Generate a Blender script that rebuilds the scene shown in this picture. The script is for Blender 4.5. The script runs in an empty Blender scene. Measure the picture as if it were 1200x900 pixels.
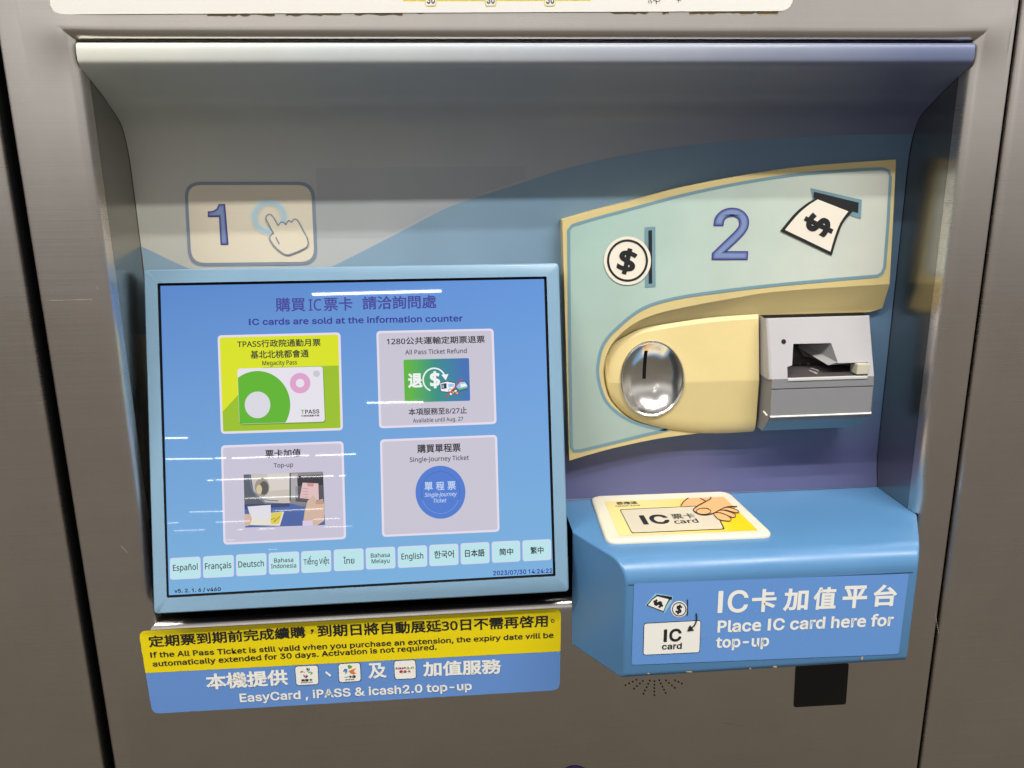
import bpy, bmesh, math, random, os
from mathutils import Vector, Matrix
random.seed(7)
sc = bpy.context.scene
col = sc.collection
Z0 = 1.40                                   # camera height; all z below are relative to it
DIST = 0.65
# ------------------------------------------------------------------ camera
FPX = 939.58
RM = ((0.99640716, 0.03262406, 0.07815658),
      (-0.08379947, 0.24613511, 0.96560611),
      (-0.01226491, 0.96868632, -0.24798467))
R3 = Matrix(RM)
cd = bpy.data.cameras.new('camera')
cam = bpy.data.objects.new('camera', cd); col.objects.link(cam)
rt, up, fw = R3.col[0], R3.col[1], R3.col[2]
mw = Matrix(((rt.x, up.x, -fw.x, 0), (rt.y, up.y, -fw.y, -DIST), (rt.z, up.z, -fw.z, Z0), (0, 0, 0, 1)))
cam.matrix_world = mw
cd.sensor_width = 36; cd.sensor_fit = 'HORIZONTAL'; cd.lens = FPX/1200*36
cd.clip_start = 0.02; cd.clip_end = 100
sc.camera = cam
CAM = Vector((0, -DIST, 0))
def ray(px, py): return R3 @ Vector(((px-600)/FPX, -(py-450)/FPX, 1))
def hit(px, py, p, n):
    v = ray(px, py); return CAM + v*((p-CAM).dot(n)/v.dot(n))
def onY(px, py, y): return hit(px, py, Vector((0, y, 0)), Vector((0, 1, 0)))
# ------------------------------------------------------------------ world: dim station hall, dark floor to pale ceiling
sc.view_settings.view_transform = 'Standard'; sc.view_settings.look = 'None'
sc.view_settings.exposure = 0.0; sc.view_settings.gamma = 1
w = bpy.data.worlds.new('World'); sc.world = w; w.use_nodes = True
nt = w.node_tree; bg = nt.nodes['Background']
tc = nt.nodes.new('ShaderNodeTexCoord'); sp = nt.nodes.new('ShaderNodeSeparateXYZ')
mr = nt.nodes.new('ShaderNodeMapRange'); mr.inputs[1].default_value = -1; mr.inputs[2].default_value = 1
rp = nt.nodes.new('ShaderNodeValToRGB')
nt.links.new(tc.outputs['Generated'], sp.inputs[0]); nt.links.new(sp.outputs[2], mr.inputs[0])
nt.links.new(mr.outputs[0], rp.inputs[0]); nt.links.new(rp.outputs[0], bg.inputs[0])
stops = [(0.0, (.13, .112, .09)), (.22, (.19, .167, .137)), (.41, (.24, .218, .19)), (.46, (.28, .26, .24)), (.50, (.36, .345, .33)),
         (.55, (.68, .665, .65)), (.61, (.86, .85, .83)), (.72, (.44, .44, .45)), (1.0, (.30, .30, .32))]
el = rp.color_ramp.elements
while len(el) < len(stops): el.new(.5)
for e, (p, c) in zip(el, stops): e.position = p; e.color = (*c, 1)
bg.inputs[1].default_value = 0.86
# ------------------------------------------------------------------ lamps: ceiling tubes behind the viewer
CEIL = 1.5
def tube_lamp(a, b, width, L):
    a = Vector(a); b = Vector(b); d = b-a; ln = max(d.length, .02)
    ld = bpy.data.lights.new('ceiling_tube', 'AREA'); ld.shape = 'RECTANGLE'
    ld.size = ln; ld.size_y = width; ld.energy = L*math.pi*ln*width; ld.color = (1.0, .972, .925)
    o = bpy.data.objects.new('ceiling_tube', ld); col.objects.link(o)
    o.location = (a+b)/2 + Vector((0, 0, Z0)); o.rotation_euler = (0, 0, math.atan2(d.y, d.x))
    return o
KEYY = -1.056
KEYL = 225
tube_lamp((.42, KEYY, CEIL), (1.75, KEYY, CEIL), .05, KEYL)
tube_lamp((-1.80, KEYY, CEIL), (-.74, KEYY, CEIL), .05, KEYL)
tube_lamp((-.55, -.845, CEIL), (.75, -.845, CEIL), .04, 150)
tube_lamp((-1.2, -.60, CEIL), (1.2, -.60, CEIL), .035, 20)
# screen plane (needed for the lamps seen mirrored in the glass)
TILT = math.radians(14.6)
SN = Vector((0, -math.cos(TILT), math.sin(TILT)))          # outward normal of the tilted screen
SO = onY(180, 720, -.018)
DISP = SO - SN*.0035
def mirrored(px, py):
    p = hit(px, py, DISP, SN); v = (p-CAM).normalized(); r = v - SN*2*v.dot(SN)
    return p + r*((CEIL-p.z)/r.z)
for x0, y0, x1, y1 in [(366, 345, 517, 341), (430, 472, 496, 471), (192, 513.5, 220, 513), (192, 538, 249, 537.4),
                       (252, 537, 265, 536.6), (272, 537, 362, 533.6), (370, 533.8, 417, 532), (243, 563, 250, 562.7), (253, 562.4, 306, 560.6),
                       (309, 560.5, 350, 558.9), (353, 558.8, 391, 557.6), (397, 557.6, 405, 557.2), (287, 584, 350, 581.5),
                       (222, 600, 262, 599), (320, 598.6, 379, 596), (193, 613, 209, 612.4), (253, 612, 293, 610.4),
                       (204, 622, 240, 620.8), (367, 608.6, 398, 607.4), (279, 620.5, 285, 620.2), (303, 620, 322, 619.4),
                       (380, 617.6, 413, 616.5), (265, 633, 275, 632.6), (314, 644, 326, 643.5)]:
    tube_lamp(mirrored(x0, y0), mirrored(x1, y1), .034, 62)

# ------------------------------------------------------------------ materials
def lin(c):
    if isinstance(c, str): c = [int(c[i:i+2], 16) for i in (0, 2, 4)]
    return tuple((v/255/12.92 if v/255 <= .04045 else ((v/255+.055)/1.055)**2.4) for v in c)
MATS = {}
def base_mat(name):
    m = bpy.data.materials.new(name); m.use_nodes = True
    return m, m.node_tree, m.node_tree.nodes['Principled BSDF']
def objpos(nt):
    t = nt.nodes.new('ShaderNodeTexCoord'); return t.outputs['Object']
def grad_node(nt, p0, p1, c0, c1):
    p0 = Vector(p0)+Vector((0, 0, Z0)); p1 = Vector(p1)+Vector((0, 0, Z0)); d = p1-p0
    s = nt.nodes.new('ShaderNodeVectorMath'); s.operation = 'SUBTRACT'; s.inputs[1].default_value = p0
    nt.links.new(objpos(nt), s.inputs[0])
    q = nt.nodes.new('ShaderNodeVectorMath'); q.operation = 'DOT_PRODUCT'; q.inputs[1].default_value = d/d.length_squared
    nt.links.new(s.outputs[0], q.inputs[0])
    mx = nt.nodes.new('ShaderNodeMix'); mx.data_type = 'RGBA'; mx.clamp_factor = True
    nt.links.new(q.outputs['Value'], mx.inputs[0])
    for i, c in ((6, c0), (7, c1)):
        if hasattr(c, 'is_output'): nt.links.new(c, mx.inputs[i])
        else: mx.inputs[i].default_value = (*lin(c), 1)
    return mx.outputs[2]
def mat(name, c, rough=.5, metal=0, spec=.5, coat=0, grad=None, dirt=.0, bump=0, bscale=600):
    """painted / printed / plastic surface; c is an sRGB colour, grad = list of (p0,p1,c0,c1)"""
    if name in MATS: return MATS[name]
    m, nt, b = base_mat(name)
    b.inputs['Roughness'].default_value = rough; b.inputs['Metallic'].default_value = metal
    b.inputs['Specular IOR Level'].default_value = spec; b.inputs['Coat Weight'].default_value = coat
    src = None
    if grad: src = grad(nt)
    if dirt:
        nz = nt.nodes.new('ShaderNodeTexNoise'); nz.inputs['Scale'].default_value = 14; nz.inputs['Detail'].default_value = 8
        nz.inputs['Roughness'].default_value = .65
        nt.links.new(objpos(nt), nz.inputs[0])
        r = nt.nodes.new('ShaderNodeMapRange'); r.inputs[1].default_value = .3; r.inputs[2].default_value = .7
        r.inputs[3].default_value = 1-dirt; r.inputs[4].default_value = 1+dirt*.4
        nt.links.new(nz.outputs[0], r.inputs[0])
        mu = nt.nodes.new('ShaderNodeVectorMath'); mu.operation = 'SCALE'
        if src: nt.links.new(src, mu.inputs[0])
        else: mu.inputs[0].default_value = lin(c)
        nt.links.new(r.outputs[0], mu.inputs['Scale']); src = mu.outputs[0]
        r2 = nt.nodes.new('ShaderNodeMapRange'); r2.inputs[1].default_value = .3; r2.inputs[2].default_value = .7
        r2.inputs[3].default_value = max(.02, rough-.08); r2.inputs[4].default_value = rough+.1
        nt.links.new(nz.outputs[0], r2.inputs[0]); nt.links.new(r2.outputs[0], b.inputs['Roughness'])
    if src: nt.links.new(src, b.inputs['Base Color'])
    else: b.inputs['Base Color'].default_value = (*lin(c), 1)
    if bump:
        n2 = nt.nodes.new('ShaderNodeTexNoise'); n2.inputs['Scale'].default_value = bscale; n2.inputs['Detail'].default_value = 3
        nt.links.new(objpos(nt), n2.inputs[0])
        bp = nt.nodes.new('ShaderNodeBump'); bp.inputs['Strength'].default_value = bump; bp.inputs['Distance'].default_value = .001
        nt.links.new(n2.outputs[0], bp.inputs['Height']); nt.links.new(bp.outputs[0], b.inputs['Normal'])
    MATS[name] = m; return m
def smear(nt, b):
    nz = nt.nodes.new('ShaderNodeTexNoise'); nz.inputs['Scale'].default_value = 24; nz.inputs['Detail'].default_value = 7; nz.inputs['Roughness'].default_value = .7
    nz.inputs['Distortion'].default_value = 1.2
    nt.links.new(objpos(nt), nz.inputs[0])
    r = nt.nodes.new('ShaderNodeMapRange'); r.inputs[1].default_value = .48; r.inputs[2].default_value = .72; r.inputs[3].default_value = .016; r.inputs[4].default_value = .019
    nt.links.new(nz.outputs[0], r.inputs[0]); nt.links.new(r.outputs[0], b.inputs['Roughness'])
def glow(name, c, k=1.0, grad=None):
    """a lit pixel area of the display under its glass"""
    if name in MATS: return MATS[name]
    m, nt, b = base_mat(name)
    b.inputs['Base Color'].default_value = (.004, .004, .005, 1); b.inputs['Roughness'].default_value = .012
    b.inputs['Specular IOR Level'].default_value = .5; smear(nt, b)
    b.inputs['Emission Strength'].default_value = k
    if grad: nt.links.new(grad(nt), b.inputs['Emission Color'])
    else: b.inputs['Emission Color'].default_value = (*lin(c), 1)
    MATS[name] = m; return m
def steel(name, c, rough, horiz=True, aniso=.75, streak=.12, wave=.0):
    if name in MATS: return MATS[name]
    m, nt, b = base_mat(name)
    b.inputs['Metallic'].default_value = 1; b.inputs['Base Color'].default_value = (*lin(c), 1)
    b.inputs['Anisotropic'].default_value = aniso
    cx = nt.nodes.new('ShaderNodeCombineXYZ'); cx.inputs[0 if horiz else 2].default_value = 1
    nt.links.new(cx.outputs[0], b.inputs['Tangent'])
    mp = nt.nodes.new('ShaderNodeMapping'); mp.inputs['Scale'].default_value = (3, 0, 900) if horiz else (900, 0, 3)
    nt.links.new(objpos(nt), mp.inputs[0])
    nz = nt.nodes.new('ShaderNodeTexNoise'); nz.inputs['Scale'].default_value = 1.6; nz.inputs['Detail'].default_value = 5
    nt.links.new(mp.outputs[0], nz.inputs[0])
    n2 = nt.nodes.new('ShaderNodeTexNoise'); n2.inputs['Scale'].default_value = 9; n2.inputs['Detail'].default_value = 6
    nt.links.new(objpos(nt), n2.inputs[0])
    ad = nt.nodes.new('ShaderNodeMath'); ad.operation = 'ADD'
    nt.links.new(nz.outputs[0], ad.inputs[0]); nt.links.new(n2.outputs[0], ad.inputs[1])
    r = nt.nodes.new('ShaderNodeMapRange'); r.inputs[1].default_value = .6; r.inputs[2].default_value = 1.4
    r.inputs[3].default_value = rough-streak; r.inputs[4].default_value = rough+streak
    nt.links.new(ad.outputs[0], r.inputs[0]); nt.links.new(r.outputs[0], b.inputs['Roughness'])
    bp = nt.nodes.new('ShaderNodeBump'); bp.inputs['Strength'].default_value = .012; bp.inputs['Distance'].default_value = .0003
    nt.links.new(nz.outputs[0], bp.inputs['Height'])
    n4 = nt.nodes.new('ShaderNodeTexNoise'); n4.inputs['Scale'].default_value = 6; n4.inputs['Detail'].default_value = 9; n4.inputs['Roughness'].default_value = .7
    nt.links.new(objpos(nt), n4.inputs[0])
    r4 = nt.nodes.new('ShaderNodeMapRange'); r4.inputs[1].default_value = .3; r4.inputs[2].default_value = .7; r4.inputs[3].default_value = .90; r4.inputs[4].default_value = 1.04
    nt.links.new(n4.outputs[0], r4.inputs[0])
    r5 = nt.nodes.new('ShaderNodeMapRange'); r5.inputs[1].default_value = .3; r5.inputs[2].default_value = .7; r5.inputs[3].default_value = .97; r5.inputs[4].default_value = 1.03
    nt.links.new(nz.outputs[0], r5.inputs[0])
    m5 = nt.nodes.new('ShaderNodeMath'); m5.operation = 'MULTIPLY'; nt.links.new(r4.outputs[0], m5.inputs[0]); nt.links.new(r5.outputs[0], m5.inputs[1])
    v5 = nt.nodes.new('ShaderNodeVectorMath'); v5.operation = 'SCALE'; v5.inputs[0].default_value = lin(c); nt.links.new(m5.outputs[0], v5.inputs['Scale'])
    nt.links.new(v5.outputs[0], b.inputs['Base Color'])
    last = bp
    if wave:
        n3 = nt.nodes.new('ShaderNodeTexNoise'); n3.inputs['Scale'].default_value = 5; n3.inputs['Detail'].default_value = 2
        nt.links.new(objpos(nt), n3.inputs[0])
        b2 = nt.nodes.new('ShaderNodeBump'); b2.inputs['Strength'].default_value = wave; b2.inputs['Distance'].default_value = .02
        nt.links.new(n3.outputs[0], b2.inputs['Height']); nt.links.new(bp.outputs[0], b2.inputs['Normal']); last = b2
    nt.links.new(last.outputs[0], b.inputs['Normal'])
    MATS[name] = m; return m

STEEL = steel('brushed_steel', (223, 216, 209), .30, streak=.06, wave=.03)
WALLM = steel('polished_steel', (172, 168, 162), .25, aniso=.4, streak=.03, wave=.05)
BLACK = mat('black_gap', (9, 9, 10), .8, spec=.2)
# ------------------------------------------------------------------ mesh builder
class MB:
    def __init__(s): s.v = []; s.f = []; s.m = []; s.mats = []; s.sm = []
    def mi(s, m):
        if m not in s.mats: s.mats.append(m)
        return s.mats.index(m)
    def face(s, pts, m, smooth=False):
        k = len(s.v); s.v += [tuple(p) for p in pts]; s.f.append(tuple(range(k, k+len(pts)))); s.m.append(s.mi(m)); s.sm.append(smooth)
    def raw(s, vs, fs, m, smooth=False):
        k = len(s.v); s.v += [tuple(p) for p in vs]; i = s.mi(m)
        for f in fs: s.f.append(tuple(k+a for a in f)); s.m.append(i); s.sm.append(smooth)
    def loft(s, rings, m, closed=True, smooth=True, skip=None):
        n = len(rings[0]); vs = [p for r in rings for p in r]; fs = []
        for a in range(len(rings)-1):
            for i in range(n if closed else n-1):
                j = (i+1) % n; q = (a*n+i, a*n+j, (a+1)*n+j, (a+1)*n+i)
                if skip and skip([vs[t] for t in q]): continue
                fs.append(q)
        s.raw(vs, fs, m, smooth)
    def tube(s, path, r, m, n=8, closed=False):
        path = [Vector(p) for p in path]; rings = []; L = len(path)
        for i, p in enumerate(path):
            a = path[(i-1) % L] if (closed or i) else p; b = path[(i+1) % L] if (closed or i < L-1) else p
            t = (b-a).normalized(); u = t.orthogonal() if abs(t.y) > .95 else t.cross(Vector((0, 1, 0)))
            u.normalize(); w_ = t.cross(u)
            rings.append([p+u*r*math.cos(2*math.pi*k/n)+w_*r*math.sin(2*math.pi*k/n) for k in range(n)])
        if closed: rings.append(rings[0])
        s.loft(rings, m)
    def box(s, a, b, m):
        (x0, y0, z0), (x1, y1, z1) = a, b
        v = [(x, y, z) for x in (x0, x1) for y in (y0, y1) for z in (z0, z1)]
        s.raw(v, [(0, 1, 3, 2), (4, 6, 7, 5), (0, 4, 5, 1), (2, 3, 7, 6), (0, 2, 6, 4), (1, 5, 7, 3)], m)
    def build(s, name, parent=None, label=None, sharp=30, weld=True, bevel=0, face_out=None):
        me = bpy.data.meshes.new(name)
        me.from_pydata([(x, y, z+Z0) for x, y, z in s.v], [], s.f)
        for m in s.mats: me.materials.append(m)
        me.polygons.foreach_set('material_index', s.m); me.polygons.foreach_set('use_smooth', s.sm)
        if weld:
            bm = bmesh.new(); bm.from_mesh(me); bmesh.ops.remove_doubles(bm, verts=bm.verts, dist=1e-6)
            bm.to_mesh(me); bm.free()
        me.update()
        if any(s.sm): me.set_sharp_from_angle(angle=math.radians(sharp))
        o = bpy.data.objects.new(name, me); col.objects.link(o)
        if parent:
            o.parent = parent; o.matrix_parent_inverse = PW[parent.name].inverted()
        PW[o.name] = Matrix.Identity(4)
        if label: o['label'] = label
        if bevel:
            md = o.modifiers.new('bevel', 'BEVEL'); md.width = bevel; md.segments = 3; md.limit_method = 'ANGLE'; md.angle_limit = math.radians(45)
        return o
PW = {}
def thing(o, label, cat, group=None):
    o['label'] = label; o['category'] = cat
    if group: o['group'] = group
    return o
# ------------------------------------------------------------------ fonts and flat artwork on real surfaces
FONTS = {'cjk': None}
for key, fn_ in (('helv', 'Inter.woff2'), ('sans', 'NotoSansHebrew-Regular.woff2')):
    try: FONTS[key] = bpy.data.fonts.load(os.path.join(bpy.utils.system_resource('DATAFILES', path='fonts'), fn_))
    except Exception: FONTS[key] = None
_fc = {}
def fontmesh(txt, font, res):
    """outline mesh of a piece of lettering in one of Blender's own fonts"""
    key = (txt, font, res)
    if key in _fc: return _fc[key]
    cu = bpy.data.curves.new('lettering', 'FONT'); cu.body = txt; cu.size = 1; cu.resolution_u = res
    if FONTS.get(font): cu.font = FONTS[font]
    o = bpy.data.objects.new('lettering', cu); col.objects.link(o)
    dg = bpy.context.evaluated_depsgraph_get(); me = bpy.data.meshes.new_from_object(o.evaluated_get(dg))
    if len(me.vertices):
        bm = bmesh.new(); bm.from_mesh(me); bmesh.ops.remove_doubles(bm, verts=bm.verts, dist=1e-5); bm.to_mesh(me); bm.free()
    vs = [(v.co.x, v.co.y) for v in me.vertices]; fs = [tuple(p.vertices) for p in me.polygons]
    bpy.data.objects.remove(o); bpy.data.curves.remove(cu); bpy.data.meshes.remove(me)
    _fc[key] = (vs, fs); return vs, fs
def embolden(vs, fs, off):
    """move every outline vertex outwards by off"""
    ec = {}; N = {}
    for f in fs:
        for i in range(len(f)):
            k = frozenset((f[i], f[(i+1) % len(f)])); ec[k] = ec.get(k, 0)+1
    for f in fs:
        for i in range(len(f)):
            a, b = f[i], f[(i+1) % len(f)]
            if ec[frozenset((a, b))] == 1:
                dx, dy = vs[b][0]-vs[a][0], vs[b][1]-vs[a][1]; d = math.hypot(dx, dy)
                if d > 1e-9: N.setdefault(a, []).append((dy/d, -dx/d)); N.setdefault(b, []).append((dy/d, -dx/d))
    out = list(vs)
    for k, ns in N.items():
        sx = sum(n[0] for n in ns); sy = sum(n[1] for n in ns); L = math.hypot(sx, sy)
        if L < 1e-6: continue
        sx /= L; sy /= L; c = max(.5, sx*ns[0][0]+sy*ns[0][1]); out[k] = (vs[k][0]+sx*off/c, vs[k][1]+sy*off/c)
    return out
def style_of(ch, latin): return 'cjk' if ord(ch) > 0x2E7F or 0xE00 <= ord(ch) < 0xE80 or 0x1E00 <= ord(ch) < 0x1F00 else latin
def advance(ch, st):
    x = lambda t: max(p[0] for p in fontmesh(t, st, 2)[0])
    if st == 'cjk' or True:
        return x('H'+ch+'H')-x('HH')
_tc = {}
def glyphs(txt, off=0.0, shear=0.0, res=4, latin='sans'):
    key = (txt, off, shear, res, latin)
    if key in _tc: return _tc[key]
    V = []; F = []; pen = 0; o2 = off*.75+.010 if latin == 'helv' else off*1.5+.013
    capl = {st: max(p[1] for p in fontmesh('H', st, 2)[0]) for st in ('helv', 'sans', 'cjk')}
    mixed = any(style_of(c, latin) == 'cjk' and not 0x1E00 <= ord(c) < 0x1F00 for c in txt)
    for ch in txt:
        st = style_of(ch, latin)
        if ch == ' ': pen += advance(' ', st); continue
        if st == 'helv' and ch == 'I':
            vs, fs = fontmesh('l', st, res); x0 = .085; x1 = .165; c = capl['helv']
            vs, fs = [(x0, 0), (x1, 0), (x1, c), (x0, c)], [(0, 1, 2, 3)]; adv = .255
        elif st == 'helv' and ch in 'P$1etf&':
            vs, fs = fontmesh(ch, 'sans', res); k = capl['helv']/capl['sans']; vs = [(x*k, y*k) for x, y in vs]; adv = advance(ch, 'sans')*k
        else:
            vs, fs = fontmesh(ch, st, res); adv = advance(ch, st)
            if mixed and st != 'cjk': vs = [(x*1.17, y*1.17) for x, y in vs]; adv *= 1.17
        vs = embolden(vs, fs, o2); n = len(V)
        V += [(x+pen+shear*y, y) for x, y in vs]; F += [tuple(n+i for i in f) for f in fs]
        pen += adv+(o2*.5 if st != 'cjk' else 0)
    _tc[key] = (V, F); return V, F
def caph(off, latin='sans'):
    ys = [p[1] for p in glyphs('H', off, 0, 4, latin)[0]]; return min(ys), max(ys)
class Plane:
    def __init__(s, o, u, v):
        s.o = Vector(o); s.u = Vector(u).normalized(); s.v = Vector(v).normalized(); s.n = s.u.cross(s.v)
    def uv(s, px, py):
        d = hit(px, py, s.o, s.n)-s.o; return d.dot(s.u), d.dot(s.v)
    def at(s, u, v, h=0): return s.o+s.u*u+s.v*v+s.n*h
    def px(s, px, py, h=0): return s.at(*s.uv(px, py), h)
def bez(p0, p1, p2, n=5):
    return [((1-t)**2*p0[0]+2*t*(1-t)*p1[0]+t*t*p2[0], (1-t)**2*p0[1]+2*t*(1-t)*p1[1]+t*t*p2[1]) for t in [i/n for i in range(n+1)]]
def rounded(q, r, n=5):
    out = []; N = len(q)
    for i in range(N):
        a, b, c = q[i-1], q[i], q[(i+1) % N]
        def tow(p, t):
            d = math.hypot(t[0]-p[0], t[1]-p[1]); k = min(r/d, .5); return (p[0]+(t[0]-p[0])*k, p[1]+(t[1]-p[1])*k)
        out += bez(tow(b, a), b, tow(b, c), n)
    return out
def spline(pts, n=6, closed=False):
    P = list(pts); out = []; L = len(P)
    for i in range(L if closed else L-1):
        g = lambda k: P[k % L] if closed else P[min(max(k, 0), L-1)]
        a, b, c, d = g(i-1), g(i), g(i+1), g(i+2)
        for k in range(n):
            t = k/n
            out.append(tuple(.5*((2*b[j])+(-a[j]+c[j])*t+(2*a[j]-5*b[j]+4*c[j]-d[j])*t*t+(-a[j]+3*b[j]-3*c[j]+d[j])*t**3) for j in range(len(b))))
    if not closed: out.append(tuple(P[-1]))
    return out
def circle(cx, cy, rx, ry=None, n=40, a0=0, a1=360):
    ry = ry or rx; full = abs(a1-a0) >= 360
    return [(cx+rx*math.cos(math.radians(a0+(a1-a0)*i/n)), cy-ry*math.sin(math.radians(a0+(a1-a0)*i/n))) for i in range(n if full else n+1)]
def clip(poly, q):
    """clip polygon to the convex quad q (both in the same 2-D space)"""
    area = sum(q[i][0]*q[(i+1) % 4][1]-q[(i+1) % 4][0]*q[i][1] for i in range(4)); sg = 1 if area > 0 else -1
    for i in range(4):
        a, b = q[i], q[(i+1) % 4]; f = lambda p: sg*((b[0]-a[0])*(p[1]-a[1])-(b[1]-a[1])*(p[0]-a[0])); out = []
        for k in range(len(poly)):
            p, r = poly[k-1], poly[k]; fp_, fr = f(p), f(r)
            if (fp_ >= 0) != (fr >= 0):
                t = fp_/(fp_-fr); out.append((p[0]+(r[0]-p[0])*t, p[1]+(r[1]-p[1])*t))
            if fr >= 0: out.append(r)
        poly = out
    return poly
def inset(q, d):
    cx = sum(p[0] for p in q)/len(q); cy = sum(p[1] for p in q)/len(q); out = []
    for p in q:
        out.append((p[0]+(d if p[0] < cx else -d), p[1]+(d if p[1] < cy else -d)))
    return out
class Art:
    def __init__(s, plane, mb=None): s.p = plane; s.b = mb or MB()
    def poly(s, pts, m, h): s.b.face([s.p.px(x, y, h) for x, y in pts][::-1], m)
    def rq(s, q, r, m, h): s.poly(rounded(q, r), m, h)
    def strip(s, A, B, m, h, closed=False):
        s.b.loft([[s.p.px(x, y, h) for x, y in A], [s.p.px(x, y, h) for x, y in B]], m, closed, False)
    def stroke(s, pts, wd, m, h, closed=False):
        A = []; B = []; L = len(pts)
        for i in range(L):
            a = pts[i-1] if (closed or i) else pts[i]; b = pts[(i+1) % L] if (closed or i < L-1) else pts[i]
            dx, dy = b[0]-a[0], b[1]-a[1]; d = math.hypot(dx, dy) or 1; nx, ny = -dy/d*wd/2, dx/d*wd/2
            A.append((pts[i][0]+nx, pts[i][1]+ny)); B.append((pts[i][0]-nx, pts[i][1]-ny))
        s.strip(A, B, m, h, closed)
    def ring(s, cx, cy, ro, ri, m, h, n=40):
        ro = ro if isinstance(ro, tuple) else (ro, ro); ri = ri if isinstance(ri, tuple) else (ri, ri)
        s.strip(circle(cx, cy, *ro, n=n), circle(cx, cy, *ri, n=n), m, h, True)
    def text(s, txt, bl, br, tl, m, h, mode='ink', bold=0.0, shear=0.0, res=4, fit=None, font=None):
        font = font or ('helv' if mode == 'cap' and bold >= .012 else 'sans')
        """fit the lettering between bl and br (pixels), up to the height of tl; mode cap: tl is the capital height"""
        vs, fs = glyphs(txt, bold, shear, res, font)
        if fit: fx = [p[0] for p in glyphs(txt, fit[0], shear, res, font)[0]]; fy = [p[1] for p in glyphs(txt, fit[0], shear, res, font)[0]]
        else: fx = [p[0] for p in vs]; fy = [p[1] for p in vs]
        x0, x1 = min(fx), max(fx)
        y0, y1 = (min(fy), max(fy)) if mode == 'ink' else caph(bold, font)
        ub, vb = s.p.uv(*bl); ur, vr = s.p.uv(*br); ut, vt = s.p.uv(*tl)
        k = (vt-vb)/(y1-y0); out = []
        for x, y in vs:
            t = (x-x0)/(x1-x0); out.append(s.p.at(ub+(ur-ub)*t, vb+(vr-vb)*t+(y-y0)*k, h))
        s.b.raw(out, fs, m)
    def rtext(s, txt, c, size, ang, m, h, bold=0.0, sx=1.0):
        """lettering centred on pixel c, `size` pixels tall, rotated by ang degrees counter-clockwise"""
        vs, fs = glyphs(txt, bold, 0, 4, 'helv'); xs = [p[0] for p in vs]; ys = [p[1] for p in vs]
        mx, my = (min(xs)+max(xs))/2, (min(ys)+max(ys))/2; k = size/(max(ys)-min(ys)); ca, sa = math.cos(math.radians(ang)), math.sin(math.radians(ang))
        out = []
        for x, y in vs:
            a, b_ = (x-mx)*k*sx, (y-my)*k
            out.append(s.p.px(c[0]+a*ca-b_*sa, c[1]-(a*sa+b_*ca), h))
        s.b.raw(out, fs, m)

# ================================================================== the ticket machine
root = bpy.data.objects.new('ticket_machine', None); col.objects.link(root)
root.location = (.07, 0, Z0-.80); root.empty_display_size = .1
PW[root.name] = Matrix.Translation(root.location)
thing(root, 'steel ticket machine with lit touch screen, yellow coin unit and blue card shelf', 'ticket machine')
OX0, OX1, OZ0, OZ1 = -.2622, .4245, -.3725, .1008       # the opening in the steel front
# ---- steel front panel with rolled lip and swollen upper corners
def rect_ring(xl, xr, zb, zt, y, n=48):
    out = []
    for a, b in (((xl, zb), (xr, zb)), ((xr, zb), (xr, zt)), ((xr, zt), (xl, zt)), ((xl, zt), (xl, zb))):
        for i in range(n): t = i/n; t = .5-.5*math.cos(math.pi*t); out.append([a[0]+(b[0]-a[0])*t, y, a[1]+(b[1]-a[1])*t])
    return out
LR = .008
rings = [rect_ring(OX0, OX1, OZ0, OZ1, .016)]
for k in range(7):
    th = math.radians(90-90*k/6); o = LR*(1-math.sin(th)); y = LR*(1-math.cos(th))
    rings.append(rect_ring(OX0-o, OX1+o, OZ0-o, OZ1+o, y))
FXL, FXR = -.3166, .4585
for o in (.011, .014, .018, .022, .026, .030): rings.append(rect_ring(OX0-o*1.2, OX1+min(o, .03)*.95, OZ0-o, OZ1+o, 0))
rings.append(rect_ring(FXL+.006, FXR-.004, -.86, .46, 0))
for k in range(1, 5):
    th = math.radians(22.5*k); rings.append(rect_ring(FXL+.006*(1-math.sin(th)), FXR-.004*(1-math.sin(th)), -.86-k*.001, .46+k*.001, .005*(1-math.cos(th))))

for r in rings[6:14]:
    for p in r:
        for cx, cz in ((OX0, OZ1), (OX1, OZ1)):
            d1 = (p[0]-cx); d2 = (p[2]-cz); sgx = -1 if cx == OX0 else 1; sgz = 1 if cz == OZ1 else -1
            q = math.hypot(d1-sgx*.010, d2-sgz*.012)/.021
            p[1] -= .0017*math.exp(-q*q)
mb = MB(); mb.loft(rings, STEEL, True, True); mb.loft([rings[-1], rect_ring(FXL, FXR, -.866, .466, .09)], BLACK, True, True)  # panel sides coloured black to stand for the shade in the gaps
RES = mat('tan_adhesive', (176, 156, 124), .75, dirt=.2)
ar = Art(Plane((0, 0, 0), (1, 0, 0), (0, 0, 1)), mb); rr = random.Random(11)
for x0, x1, k in ((243, 322, 1), (335, 400, 1), (416, 472, 1), (490, 497, .5), (716, 760, .9), (776, 784, .9), (808, 912, 1.2)):
    n = max(4, int((x1-x0)/5)); ey = lambda x: 17-.0046*(x-60)
    ar.strip([(x0+(x1-x0)*i/n, ey(x0+(x1-x0)*i/n)+.2) for i in range(n+1)],
             [(x0+(x1-x0)*i/n+rr.uniform(-1, 1), ey(x0+(x1-x0)*i/n)+k*rr.uniform(1.2, 4.2)) for i in range(n+1)], RES, .00015)
SCRT = mat('scratch_mark', (158, 151, 143), .45)
for a_, b_ in (((61, 340), (62.5, 344)), ((58, 352), (108, 351)), ((113, 335), (115, 339)), ((142, 640), (150, 648)), ((848, 848), (872, 851)), ((1096, 720), (1100, 742)), ((40, 70), (48, 78)), ((22, 122), (34, 119))):
    ar.stroke([a_, b_], .45, SCRT, .0001)
mb.build('front_panel', root, sharp=60)
mb = MB()
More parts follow.
